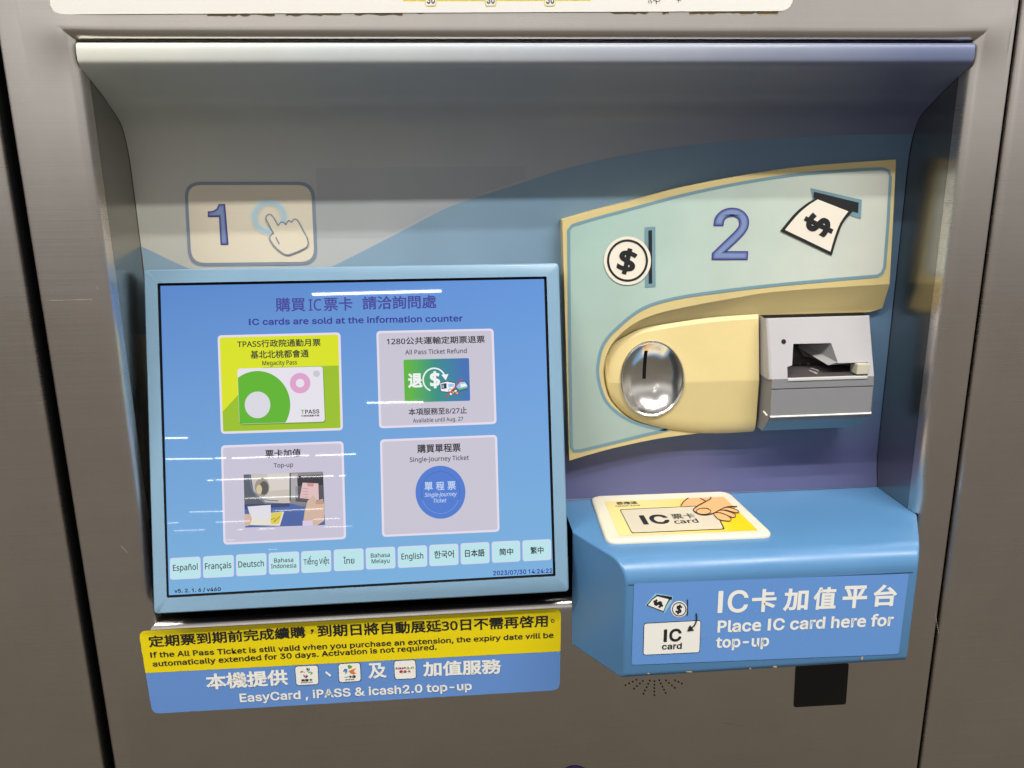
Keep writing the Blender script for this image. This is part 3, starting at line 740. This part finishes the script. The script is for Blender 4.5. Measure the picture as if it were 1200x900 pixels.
def body_y(x, z):
    hh = body_h(x); zt, zb = zt_f(x), zb_f(x); zr = min(max(ZR, zb+.2*(zt-zb)), zt-.2*(zt-zb)); kn = zb+min(.016, (zr-zb)*.5)
    e = min(.004, (zt-zr)*.2)
    if z > zr:
        t = (zt-z)/(zt-zr+1e-9); t = max(0, min(1, t))
        return BY - hh*(.10*min(1, (zt-z)/(e+1e-9)) + .90*t)
    if z > kn: return BY-hh*(1-.05*(zr-z)/(zr-kn+1e-9))
    t = (z-zb)/(kn-zb+1e-9); t = max(0, min(1, t)); return BY-hh*(.95*(.42+.58*math.sqrt(max(0, 1-(1-t)**2))))
DC = Plane((0, .061, 0), (1, 0, 0), (0, 0, 1))
dcx, dcz = DC.uv(764, 444.5); drx = .0293; drz = .0348
def in_dish(x, z, k=1.0): return ((x-dcx)/(drx*k))**2+((z-dcz)/(drz*k))**2 < 1
mb = MB()
rows = []
NC = 170
for i in range(NC+1):
    x = XT+.0004+(XR-XT-.0004)*i/NC; zt, zb = zt_f(x), zb_f(x); zr = min(max(ZR, zb+.2*(zt-zb)), zt-.2*(zt-zb)); kn = zb+min(.016, (zr-zb)*.5)
    zs = [zt, zt-min(.004, (zt-zr)*.2)*.5]+[zt-min(.004, (zt-zr)*.2)-(zt-min(.004, (zt-zr)*.2)-zr)*k/40 for k in range(41)]
    zs += [zr-(zr-kn)*k/24 for k in range(1, 25)]+[kn-(kn-zb)*k/8 for k in range(1, 9)]
    rows.append([(x, body_y(x, z), z) for z in zs]+[(x, .0764, zb+.0015)])
mb.loft(rows, YEL, False, True, skip=lambda q: all(in_dish(p[0], p[2], .965) for p in q))
mb.face([p for p in rows[-1]]+[(XR, .0764, rows[-1][0][2])], YEL)
coin = mb.build('coin_unit', root, sharp=14)
CHR = steel('dish_steel', (232, 228, 220), .17, aniso=.0, streak=.05)
mb = MB()
rim = []
def rim_pt(a_, k=1.0, dy=0):
    x = dcx+drx*k*math.cos(a_); z = dcz+drz*k*math.sin(a_); return Vector((x, body_y(x, z)+dy, z))
NA = 64
angs = [2*math.pi*i/NA for i in range(NA)]
mb.loft([[rim_pt(t, 1.035, .0006) for t in angs], [rim_pt(t, 1.03, -.0012) for t in angs], [rim_pt(t, 1.0, -.0019) for t in angs], [rim_pt(t, .965, -.0012) for t in angs]], CHR, True, True)
yc = .0735
def bowl(a_, s):
    p = rim_pt(a_, .965, -.0012); x = dcx+(p.x-dcx)*s; z = dcz+(p.z-dcz)*s
    q = 1-(1-s**2.6)**1.0
    return Vector((x, yc+(p.y-yc)*q, z))
mb.loft([[bowl(t, s) for t in angs] for s in (1, .97, .93, .88, .8, .7, .58, .45, .3, .15, .001)], CHR, True, True)
mb.build('coin_dish', coin, sharp=50)
mb = MB()
def bowl_y(x, z):
    t = math.atan2((z-dcz)/drz, (x-dcx)/drx); s = math.hypot((x-dcx)/drx, (z-dcz)/drz)/.965; return bowl(t, s).y
sx, sz0 = DC.uv(758.6, 447.5); _, sz1 = DC.uv(758.6, 413.5)
L_ = [[(sx+d*.0012, bowl_y(sx+d*.0012, sz0+(sz1-sz0)*k/10)-.0005, sz0+(sz1-sz0)*k/10) for d in (-1.3, 1.3)] for k in range(11)]
mb.loft(L_, BLACK, False, False)
mb.build('coin_slot', coin, 'upright black coin slot')

# ================================================================== banknote acceptor
BXL, BXR = .2920, .3912
pr = [(.056, -.1264), (.0388, -.1805), (.0366, -.2120), (.0364, -.2155), (.0480, -.2325)]
LG = mat('light_grey_plastic', (170, 168, 170), .42, dirt=.03, bump=.02, bscale=800)
MG = mat('mid_grey_plastic', (124, 124, 126), .45, dirt=.03, bump=.02, bscale=800)
DG = mat('dark_slot_plastic', (66, 60, 62), .5, dirt=.06)
BF = Plane((BXL, pr[0][0], pr[0][1]), (1, 0, 0), (0, pr[0][0]-pr[1][0], pr[0][1]-pr[1][1]))
hgt = math.hypot(pr[0][0]-pr[1][0], pr[0][1]-pr[1][1]); wid = BXR-BXL
notch = [(1016.5, 440.5), (1017, 424.5), (982, 425.5), (974, 402), (929.5, 403), (928.3, 428), (922.5, 430), (923, 443.2)]
nu = [BF.uv(*p) for p in notch]; nu[0] = (nu[0][0], -hgt); nu[-1] = (nu[-1][0], -hgt)
mb = MB()
e = .0022
face = [(e, -e*.6), (wid-e*.6, -e*.6), (wid, -hgt)]+nu+[(e, -hgt)]
mb.face([BF.at(*p) for p in face][::-1], LG)
ACCS = LG
# rolled top and left edge
mb.loft([[BF.at(e, -hgt), BF.at(e, -e*.6), BF.at(wid-e*.6, -e*.6), BF.at(wid, -hgt)], [BF.at(.0006, -hgt, -.0012), BF.at(.0006, -.0003, -.0012), BF.at(wid-.0001, -.0003, -.0010), BF.at(wid, -hgt, -.001)],
         [BF.at(0, -hgt, -.0035), BF.at(0, 0, -.0035), BF.at(wid, 0, -.0035), BF.at(wid, -hgt, -.0035)]], LG, False, True)
A_, B_, C_, D_ = BF.at(0, -hgt, -.0035), BF.at(0, 0, -.0035), BF.at(wid, 0, -.0035), BF.at(wid, -hgt, -.0035)
bA, bB, bC, bD = (BXL, .075, pr[1][1]), (BXL, .075, pr[0][1]), (BXR, .075, pr[0][1]), (BXR, .075, pr[1][1])
mb.face([A_, B_, bB, bA], LG); mb.face([C_, D_, bD, bC], LG)
mb.face([B_, C_, bC, bB], BLACK)  # top face coloured black in place of the recess shadow
# lower grey faces
lx = [(BXL, pr[1]), (BXL, pr[2])]
mb.loft([[(BXL+e, y, z), (BXR, y, z)] for y, z in (pr[1], ((pr[1][0]*.72+pr[2][0]*.28), pr[1][1]*.72+pr[2][1]*.28))], MG, False, False)
gz = pr[1][1]*.72+pr[2][1]*.28; gy = pr[1][0]*.72+pr[2][0]*.28
mb.loft([[(BXL+e, gy, gz), (BXR, gy, gz)], [(BXL+e, gy+.0012, gz-.0004), (BXR, gy+.0012, gz-.0004)], [(BXL+e, gy+.0012, gz-.0012), (BXR, gy+.0012, gz-.0012)], [(BXL+e, gy, gz-.0015), (BXR, gy, gz-.0015)], [(BXL+e, pr[2][0], pr[2][1]), (BXR-.0008, pr[2][0], pr[2][1])],
         [(BXL+e*.6, pr[3][0], pr[3][1]), (BXR-.001, pr[3][0], pr[3][1])]], MG, False, False)
BB = mat('blue_grey_face', (108, 140, 158), .32)  # lowest face in a bluer grey than those above
mb.loft([[(BXL+e*.6, pr[3][0]+.0004, pr[3][1]), (BXR-.001, pr[3][0]+.0004, pr[3][1])], [(BXL+.0012, pr[3][0]+.003, pr[3][1]-.0052), (BXR-.0028, pr[3][0]+.003, pr[3][1]-.0052)]], MG, False, False)
mb.loft([[(BXL+.0012, pr[3][0]+.003, pr[3][1]-.0052), (BXR-.0028, pr[3][0]+.003, pr[3][1]-.0052)], [(BXL, pr[4][0], pr[4][1]), (BXR-.0075, pr[4][0], pr[4][1])]], BB, False, False)
for xx, s in ((BXL, 0), (BXR, 1)):
    side = [(xx+(e if not s else 0), y, z) for y, z in pr[1:4]]
    side = [(xx, pr[1][0]+.004, pr[1][1])]+side+[(xx-(.0075 if s else 0), pr[4][0], pr[4][1]), (xx-(.0075 if s else 0), .075, pr[4][1]), (xx, .075, pr[1][1])]
    mb.face(side, MG)
mb.face([(BXL, pr[4][0], pr[4][1]), (BXR-.0075, pr[4][0], pr[4][1]), (BXR-.0075, .075, pr[4][1]), (BXL, .075, pr[4][1])], MG)
mb.face([(BXL-.0025, .0760, -.119), (BXR+.0035, .0760, -.119), (BXR+.0035, .0760, -.232), (BXL-.0025, .0760, -.232)], BLACK)  # black sheet standing in for the shade around the acceptor
acc = mb.build('banknote_acceptor', root, sharp=30, weld=False)
mb = MB()
DEP = .030
n3 = [BF.at(*p) for p in nu]
bk = [p+Vector((0, DEP if i not in (0, 7) else DEP, .0)) for i, p in enumerate(n3)]
for i in (0, 7): bk[i] = n3[i]+Vector((0, DEP-(.0), .006))
LGI = mat('slot_wall_plastic', (134, 132, 132), .45)
for i in range(7): mb.face([n3[i], n3[i+1], bk[i+1], bk[i]], LGI)
mb.face([n3[7], n3[0], bk[0], bk[7]], DG); mb.face(bk, DG)
# sloping guide on the right of the throat
def bpx(x, y, d): return BF.px(x, y)+Vector((0, d, 0))
mb.face([bpx(974, 402, .0004), bpx(982, 425, .0004), bpx(971.5, 428.5, .002), bpx(948, 413, .024), bpx(952, 408, .026)], LGI)
mb.face([bpx(971.5, 428.5, .002), bpx(982, 425.4, .0004), bpx(1003, 424.7, .0006), bpx(1003, 429, .010)], LGI)
mb.face([bpx(971.5, 428.5, .002), bpx(948, 413, .024), bpx(955, 424, .024), bpx(1003, 432, .012), bpx(1003, 429, .010)], DG)
ARW = mat('pale_arrow_print', (176, 170, 164), .5)
FLP = Plane((n3[7]+n3[0])/2+Vector((0, 0, .0004)), (1, 0, 0), (0, DEP, .006))
ar = Art(FLP, mb)
for s_ in ([(937, 427.5), (938.5, 424.5)], [(941, 423.5), (948, 427.5), (946, 428.5)], [(944, 425), (949.5, 427)], [(948, 434), (957.5, 438.5), (959, 434.5), (950, 431.5)], [(951, 435.4), (956.8, 437.2)]): ar.stroke(s_, .9, ARW, .0003)
mb.build('note_slot', acc, 'dark banknote throat with arrow marks', weld=False)
mb = MB()
TRAY = mat('tray_edge', (196, 194, 190), .35)
mb.box((n3[7].x+.0002, pr[1][0]-.0010, pr[1][1]-.0022), (n3[0].x-.0002, pr[1][0]+.003, pr[1][1]+.0004), TRAY)
mb.build('slot_lip', acc, bevel=.0004)
mb = MB()
p0 = BF.px(1003.2, 438.6); p1 = BF.px(1016.2, 425.2)
mb.box((p0.x, p0.y-.0012, p0.z), (p1.x-.0002, p0.y+.012, p1.z), mat('beige_plastic', (190, 184, 164), .5))
mb.build('stop_block', acc, bevel=.0006)
mb = MB()
lc = BF.px(918.2, 400.3)
mb.loft([[lc+BF.u*r*math.cos(t)+BF.v*r*math.sin(t)+BF.n*h_ for t in angs] for r, h_ in ((.0022, .0001), (.0021, .0006), (.0015, .0006), (.0012, .0002), (.0001, .0003))], mat('lamp_black', (26, 26, 28), .25), True, True)
mb.build('indicator_lamp', acc)
mb = MB()
mb.tube([(BXL-.0002, .047, pr[3][1]+.0022), (BXL-.0001, .0400, pr[3][1]+.0008), (BXL+.0015, pr[3][0]-.0006, pr[3][1]), (BXR-.001, pr[3][0]-.0006, pr[3][1]), (BXR, pr[3][0]+.003, pr[3][1]+.0012)], .00085, mat('bright_trim', (236, 232, 222), .22), 8)
mb.build('trim_strip', acc)

# ================================================================== card shelf
SHB = mat('sky_blue_paint', (79, 125, 167), .34, dirt=.04, bump=.02, bscale=500)
SXL, SXR, SY = .1050, .4242, -.066
def sxl(y): return SXL+.0335*max(0, -y/.066)
def sxr(y): return SXR-.0365*max(0, -y/.066)
SZ = -.304
spf = [(.0765, SZ), (0, SZ), (-.025, SZ)]
RT = .018
for k in range(0, 10): t = math.radians(10*k); spf.append((SY+RT-RT*math.sin(t), SZ-RT+RT*math.cos(t)))
for k in range(0, 6): t = math.radians(16*k); spf.append((SY+.007-.007*math.cos(t), -.4045-.007*math.sin(t)))
spf.append((0, -.417))
mb = MB()
NXs = 8
mb.loft([[(sxl(y)+(sxr(y)-sxl(y))*i/NXs, y, z) for i in range(NXs+1)] for y, z in spf], SHB, False, True)
for f_ in (sxl, sxr):
    pts = [(f_(y), y, z) for y, z in spf[1:]]; mb.face(pts if f_ is sxl else pts[::-1], SHB)
CHIP = mat('bare_primer', (176, 152, 122), .7)
SF = Plane((0, SY-.00012, 0), (1, 0, 0), (0, 0, 1)); ar = Art(SF, mb)
ar.stroke([(736, 685.5), (850, 681), (960, 676), (1070, 670.5)], .8, mat('seam_line', (44, 70, 104), .6), .0002)  # dark line of the sheet joint
for b_ in ((1010, 771, 1.5, 2.4), (908, 781, 2.8, 1.1), (879, 783, 1.4, 1), (808, 787, 4, .8), (760, 789, 1.4, .8)): ar.poly(blob(*b_, n=10), CHIP, .0003)
shelf = mb.build('card_shelf', root, sharp=40, bevel=.0016)
# front label
LAB = mat('label_blue', (98, 144, 206), .30, dirt=.010); WHT = mat('label_white', (232, 230, 222), .4)
art = Art(SF)
art.rq([(743, 683.5), (1065, 672), (1053, 766.3), (740, 779)], 3, LAB, .0003)
for c, x0, x1, yb, yt in (('卡', 880, 908.5, 717.3, 690.4), ('加', 916.7, 945.8, 716.1, 689.8), ('值', 951.7, 978.5, 714.4, 688.1), ('平', 985.8, 1014.4, 712.9, 686.6), ('台', 1021.7, 1049.4, 710.8, 685.2)):
    art.text(c, (x0, yb), (x1, yb-1), (x0, yt), WHT, .0005, bold=.012)
art.text('IC', (840.5, 718.4), (875.8, 717.2), (840.5, 692), WHT, .0005, bold=.006, font='helv')
art.text('Place IC card here for', (840.3, 741), (1045.9, 733), (840.3, 727), WHT, .0005, 'cap', bold=.018)
art.text('top-up', (838.5, 759), (900.6, 756.8), (838.5, 746), WHT, .0005, 'cap', bold=.018)
cq = [(754.2, 729.8), (821.3, 726.3), (819.8, 764.4), (753.3, 767.4)]
art.rq(cq, 3, BK_, .0005); art.rq(inset(cq, .7), 2.6, WHT, .0007)
art.text('IC', (777.2, 751.9), (798, 750.8), (777.2, 736.8), BK_, .0009, bold=.02, font='helv')
art.text('card', (775.2, 760.6), (798.5, 759.6), (775.2, 753.4), BK_, .0009, 'cap', bold=.012)
art.stroke(spline([(815.2, 718), (816, 724), (814, 731), (809.5, 735.6)], 5), 1.6, BK_, .0011)
art.poly([(804.6, 739), (808, 731.4), (813, 738)], BK_, .0012)
hb = [(768, 695), (788.6, 698.4), (787.8, 704), (778.6, 718.2), (755.8, 708.8)]
art.poly(hb, mat('label_pale_blue', (150, 196, 214), .4), .0004)
art.poly([(768.8, 696.2), (787.6, 699), (787.2, 702.6), (769, 698.6)], BK_, .0006)
bl_ = [(769.4, 697), (764, 701), (757.2, 708.6), (777.6, 716.8), (780.6, 709), (785.4, 701.6)]
art.poly(bl_, BK_, .0007); art.poly([(769.8, 698.2), (764.6, 701.8), (759, 708.4), (777, 715.4), (779.8, 708.4), (783.4, 701.6)], WHT, .0009)
art.rtext('$', (771, 706.4), 12.5, 62, BK_, .0011, bold=.03)
art.poly(circle(795.6, 713.4, 9.6), WHT, .0006); art.ring(795.6, 713.4, 8.3, 7.3, BK_, .0008); art.rtext('$', (795.4, 713.6), 11.5, -14, BK_, .0008, bold=.025)
art.poly([(804.8, 702), (806, 702), (805.6, 721), (804.5, 721)], BK_, .0008)
art.b.build('front_label', shelf, 'blue label with white lettering asking to place the card', weld=False)
# raised card pad
PADM = mat('cream_pad_plastic', (212, 205, 184), .42, dirt=.05)
TP = Plane((0, 0, SZ), (1, 0, 0), (0, 1, 0)); TP2 = Plane((0, 0, SZ+.0034), (1, 0, 0), (0, 1, 0))
po = [(691.5, 584.5), (853, 578.6), (907.5, 630.5), (711, 638.5)]
def padring(q, r, P_, h_): return [P_.at(u, v, h_) for u, v in rounded([P_.uv(*p) for p in q], r, 8)]
uvq = [TP.uv(*p) for p in po]
def ins3(q, d):
    cx = sum(p[0] for p in q)/4; cy = sum(p[1] for p in q)/4; return [(p[0]+(d if p[0] < cx else -d), p[1]+(d if p[1] < cy else -d)) for p in q]
pr_ = lambda d, h_: [TP.at(u, v, h_) for u, v in rounded(ins3(uvq, d), .011-d*.6, 8)]
mb = MB()
mb.loft([pr_(0, 0), pr_(0, .0016), pr_(.0006, .0026), pr_(.0018, .0033), pr_(.0034, .0035), pr_(.0052, .0032)], PADM, True, True)
mb.face(pr_(.0052, .0032)[::1], PADM)
pad = mb.build('card_pad', shelf, 'raised cream card reading pad with a yellow picture of a hand placing a card', sharp=50)
LAY = Plane((0, 0, SZ+.0033), (1, 0, 0), (0, 1, 0))
art = Art(LAY)
# (kept in the pad's own mesh group as its printed picture)
lq = [(708, 587.6), (848, 582.6), (888, 621.5), (725.6, 627.9)]
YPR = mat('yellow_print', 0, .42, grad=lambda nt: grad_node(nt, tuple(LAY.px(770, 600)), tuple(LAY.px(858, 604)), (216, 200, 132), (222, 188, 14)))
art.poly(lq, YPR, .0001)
cg = [(726, 597.2), (836, 592), (849.6, 620.6), (740.4, 625.3)]
art.rq(cg, 2.2, BK_, .0002); art.rq([(727.2, 597.9), (835, 592.8), (847.6, 619.9), (741, 624.5)], 2, mat('worn_grey_print', (200, 190, 168), .45, dirt=.05), .0003)
art.text('IC', (754.6, 615.4), (787.2, 613.9), (750.4, 604.3), BK_, .0004, bold=.025, font='helv')
art.text('票卡', (789, 609), (816, 607.6), (786.5, 602.8), BK_, .0004, bold=.0)
art.text('card', (791.4, 614.3), (819.6, 612.8), (789.6, 609.6), BK_, .0004, 'cap', bold=.004)
art.text('感應區', (723, 591.8), (748, 590.8), (721.4, 588.4), BK_, .0002, bold=.006)
art.text('Sensor Zone', (721.4, 594), (750.4, 592.8), (720.8, 592.7), BK_, .0002, 'cap', bold=.008)
SKN = mat('skin_print', (226, 168, 112), .45)
def hp(x, y): return (780+x/9.231, 570+y/9.231)
palm = [hp(*p) for p in [(250, 132), (695, 116), (762, 190), (800, 222)]]
palm = [hp(*p) for p in [(248, 131), (684, 115), (775, 226), (670, 231), (590, 262), (520, 303), (470, 315), (430, 319), (375, 312), (325, 292), (300, 264), (312, 246), (340, 228), (360, 214), (163, 216), (200, 168)]]
art.poly(clip(palm, lq), SKN, .0005)
fi = [[(520, 303), (560, 290), (620, 303), (680, 330), (708, 360), (695, 382), (650, 380), (572, 364)], [(540, 288), (600, 264), (680, 280), (735, 303), (756, 325), (748, 340), (712, 340), (660, 318), (600, 296)], [(590, 264), (660, 236), (735, 250), (780, 270), (792, 290), (765, 294), (720, 284), (650, 266)]]
for k, f_ in enumerate(fi):
    pts = [hp(*p) for p in f_]; art.poly(pts, SKN, .0006+.00008*k); art.stroke(spline(pts, 4, True), .8, BK_, .0008+.00008*k, True)
art.stroke(spline([hp(*p) for p in [(163, 216), (200, 168), (248, 131)]], 4), 1.1, BK_, .0009)
art.stroke(spline([hp(*p) for p in [(485, 122), (488, 140), (440, 170), (360, 212), (312, 246), (300, 264), (325, 292), (375, 312), (430, 319), (470, 312), (520, 300), (590, 262), (670, 231), (775, 226)]], 4), 1.0, BK_, .0011)
art.stroke([hp(372, 137), hp(440, 170)], .8, BK_, .0010)
art.stroke(spline([hp(*p) for p in circle(410, 278, 78, 34, n=14)], 3, True), .7, BK_, .0010, True)
art.b.build('pad_picture', shelf, 'yellow picture of a hand placing a grey card on the reading pad', weld=False)
# ================================================================== lower front fittings
ST = Plane((0, 0, 0), (1, 0, 0), (0, 0, 1))
art = Art(ST)
art.rq([(932.5, 780), (994.5, 777), (991, 825), (930, 828.6)], 2.5, mat('black_window', (14, 13, 13), .12), -.0)
for f_ in art.b.f: pass
art.b.v = [(x, y-.0006, z) for x, y, z in art.b.v]
art.b.build('sensor_window', root, 'black sensor window below the blue shelf')
mb = MB(); ar = Art(ST, mb)
for ex, ey_, n in ((733, 803, 8), (743, 807, 7), (754, 813, 7), (766.7, 814.5, 7), (780, 812, 7), (790.7, 806, 7), (799, 801, 8)):
    for k in range(n):
        x = 767+(ex-767)*(k+1)/n; y = 786+(ey_-786)*(k+1)/n
        if y > 796: ar.poly(circle(x, y, 1.0, n=8), BLACK, .0003)
g = mb.build('speaker_grille', root, 'fan of small punched speaker holes', weld=False)

# ================================================================== notices fixed to the steel
NP = Plane((0, -.0003, 0), (1, 0, 0), (0, 0, 1))
YN = mat('notice_yellow', (226, 204, 8), .38); BN = mat('notice_blue', (96, 138, 200), .38)
art = Art(NP)
oq = [(162.5, 739.5), (657.5, 712.8), (656, 808.6), (178.5, 836.5)]
def lerp(a_, b_, t): return (a_[0]+(b_[0]-a_[0])*t, a_[1]+(b_[1]-a_[1])*t)
art.rq(oq, 9, BN, 0)
ml, mr_ = (172.3, 788.5), (656.9, 763)
yq = [oq[0], oq[1], mr_, ml]
rr = rounded(oq, 9, 6)
art.poly(clip(rr, [(150, 700), (680, 690), (680, 763-1.2), (150, 789.7)]), YN, .0002)
h = .0004
art.text('定期票到期前完成續購', (174.8, 758.9), (358.3, 747.2), (174.8, 744.8), BK_, h, bold=.007)
art.text('到期日將自動展延30日不需再啓用', (372.4, 747), (642, 734.6), (372.4, 732.2), BK_, h, bold=.007)
art.poly([(364.5, 737.4), (367.4, 737.2), (367.6, 739.4), (365.4, 742.6), (364.4, 742.2), (365.6, 739.8), (364.6, 739.6)], BK_, h)
art.ring(647.6, 727.4, (2.1, 2.1), (1.2, 1.2), BK_, h, 16)
art.text('If the All Pass Ticket is still valid when you purchase an extension, the expiry date will be', (176.7, 770.6), (648.6, 747), (176.7, 764.2), BK_, h, 'cap', bold=.012)
art.text('automatically extended for 30 days. Activation is not required.', (179.4, 781), (511.8, 761), (179.4, 774.6), BK_, h, 'cap', bold=.012)
art.text('本機提供', (242.3, 808.4), (338, 802.6), (242.3, 789.4), WHT, h, bold=.012)
art.text('及', (432, 795.2), (453.6, 794), (432, 777.2), WHT, h, bold=.010)
art.text('加值服務', (496, 793), (588, 789.4), (496, 775.2), WHT, h, bold=.012)
art.stroke([(381.8, 787.2), (387.6, 792)], 2.4, WHT, h)
art.text('EasyCard , iPASS & icash2.0 top-up', (281.5, 822.6), (553, 808.2), (281.5, 812.6), WHT, h, 'cap', bold=.014)
pal = {'red': (178, 40, 52), 'magenta': (150, 30, 90), 'orange': (214, 120, 50), 'green': (84, 152, 54), 'blue': (70, 130, 190), 'navy': (40, 56, 120), 'purple': (110, 40, 90)}
K = {k: mat('logo_'+k, c, .4) for k, c in pal.items()}
def t3(x, y): return (340+x/7.5, 770+y/7.5)
tiles = [[(346, 780.8), (372.3, 779.4), (373.2, 801.2), (347.6, 802.5)], [(396.7, 778), (421.8, 776.4), (422.8, 797.4), (397.7, 799)], [(462, 774.4), (486.7, 773), (487.4, 794.3), (463, 795.4)]]
for t in tiles: art.rq(inset(t, -.5), 3.4, BK_, h); art.rq(t, 3.2, WHT, h+.0002)
h2 = h+.0004
def ls(pts, wd, c): art.stroke(spline([t3(*p) for p in pts], 4), wd, K[c], h2)
art.poly([t3(*p) for p in circle(152, 100, 9, n=12)], K['navy'], h2); ls([(165, 95), (170, 108), (150, 120)], .9, 'navy')
art.poly([t3(*p) for p in circle(104, 125, 8, n=12)], K['orange'], h2); ls([(92, 132), (110, 122), (130, 132)], .9, 'orange')
ls([(160, 130), (185, 128), (195, 138), (180, 145)], 1.0, 'green'); ls([(120, 150), (128, 168), (145, 170), (155, 158)], 1.2, 'magenta'); ls([(138, 152), (146, 168), (140, 178)], 1.0, 'purple')
art.text('悠遊卡', t3(98, 212), t3(198, 206), t3(98, 190), BK_, h2, bold=.016, res=2); art.text('EasyCard', t3(98, 224), t3(198, 219), t3(98, 216), BK_, h2, 'cap', bold=.01, res=2)
art.poly([t3(*p) for p in [(505, 72), (520, 64), (545, 75), (540, 92), (515, 98)]], K['green'], h2); art.poly([t3(*p) for p in [(465, 125), (480, 98), (505, 100), (500, 130), (485, 145), (488, 122)]], K['blue'], h2)
art.poly([t3(*p) for p in [(515, 118), (578, 90), (560, 120), (580, 140), (560, 148), (530, 138)]], K['orange'], h2)
art.text('一卡通', t3(478, 185), t3(578, 178), t3(478, 160), BK_, h2, bold=.012, res=2); art.text('iPASS', t3(488, 200), t3(565, 195), t3(488, 190), BK_, h2, 'cap', bold=.01, res=2)
art.text('icash', t3(930, 104), t3(1020, 100), t3(930, 84), K['magenta'], h2, 'cap', bold=.02, res=2); art.text('2.0', t3(1026, 100), t3(1088, 97), t3(1026, 82), K['green'], h2, 'cap', bold=.02, res=2)
art.text('愛金卡', t3(960, 136), t3(1060, 132), t3(960, 112), K['red'], h2, bold=.014, res=2)
thing(art.b.build('notice_sticker', None, weld=False), 'yellow and blue notice sticker with rounded corners on the steel below the touch screen', 'sticker')
# fare chart whose lower edge shows at the top
art = Art(NP)
CH = mat('chart_white', (212, 210, 203), .35)
cq = [(60, -60), (929, -62), (928, 13.4), (60, 17.2)]
NPc = NP
art.rq([(57, -70), (931, -75), (928, 13.2), (60, 17.3)], 16, CH, .0012)
art.poly([(472, -12), (692, -13), (692, 1.2), (472, 1.6)], mat('chart_yellow', (214, 198, 16), .38), .0013)
for cx in (505, 575, 644.4):
    art.rq([(cx-6.6, -9), (cx+6.4, -9), (cx+6.4, 7.8), (cx-6.6, 8)], 3.5, MATS['chart_yellow'], .0014); art.rq([(cx-5.8, -8), (cx+5.6, -8), (cx+5.6, 7), (cx-5.8, 7.2)], 3, CH, .0015)
    art.text('30', (cx-4.8, 4.9), (cx+4.8, 4.8), (cx-4.8, -4.2), BK_, .0016, 'cap', bold=.012)
GT = mat('chart_grey', (96, 90, 90), .4)
for tx, c, s_ in (('Xi', (769, 1.2), 6, ), ('小', (761.5, 1), 7), ('X', (794.5, .6), 5)): art.rtext(tx, c, s_, 40, GT, .0013, bold=.006)
thing(art.b.build('fare_chart', None, weld=False), 'white fare chart with rounded lower corners on the steel above the recess', 'sign')
# round sticker just entering at the bottom edge
art = Art(NP)
art.poly(circle(674, 918, 21, 20.5, n=40), mat('indigo_print', (40, 34, 84), .4), .0003)
thing(art.b.build('round_sticker', None, weld=False), 'dark indigo round sticker at the lower edge, under the notice sticker', 'sticker')
# ================================================================== neighbouring steel cabinets
def cabinet(x0, x1, label):
    R_ = .006; rg = []
    for k in range(6):
        t = math.radians(18*k); rg.append(rect_ring(x0+R_*(1-math.sin(t)), x1-R_*(1-math.sin(t)), -.86, .46, R_*(1-math.cos(t)), 6))
    mb = MB(); mb.loft(rg, STEEL, True, True); mb.loft([rg[-1], rect_ring(x0, x1, -.86, .46, .30, 6)], BLACK, True, True); mb.face(rg[0], STEEL)  # cabinet sides black too, gap shade put into their colour
    o = mb.build('steel_cabinet', None, sharp=50)
    return thing(o, label, 'cabinet', 'steel cabinets beside the machine')
cabinet(-1.0, -.3258, 'brushed steel cabinet left of the ticket machine, past the wide black gap')
cabinet(.4620, 1.2, 'brushed steel cabinet right of the ticket machine, past the thin black gap')
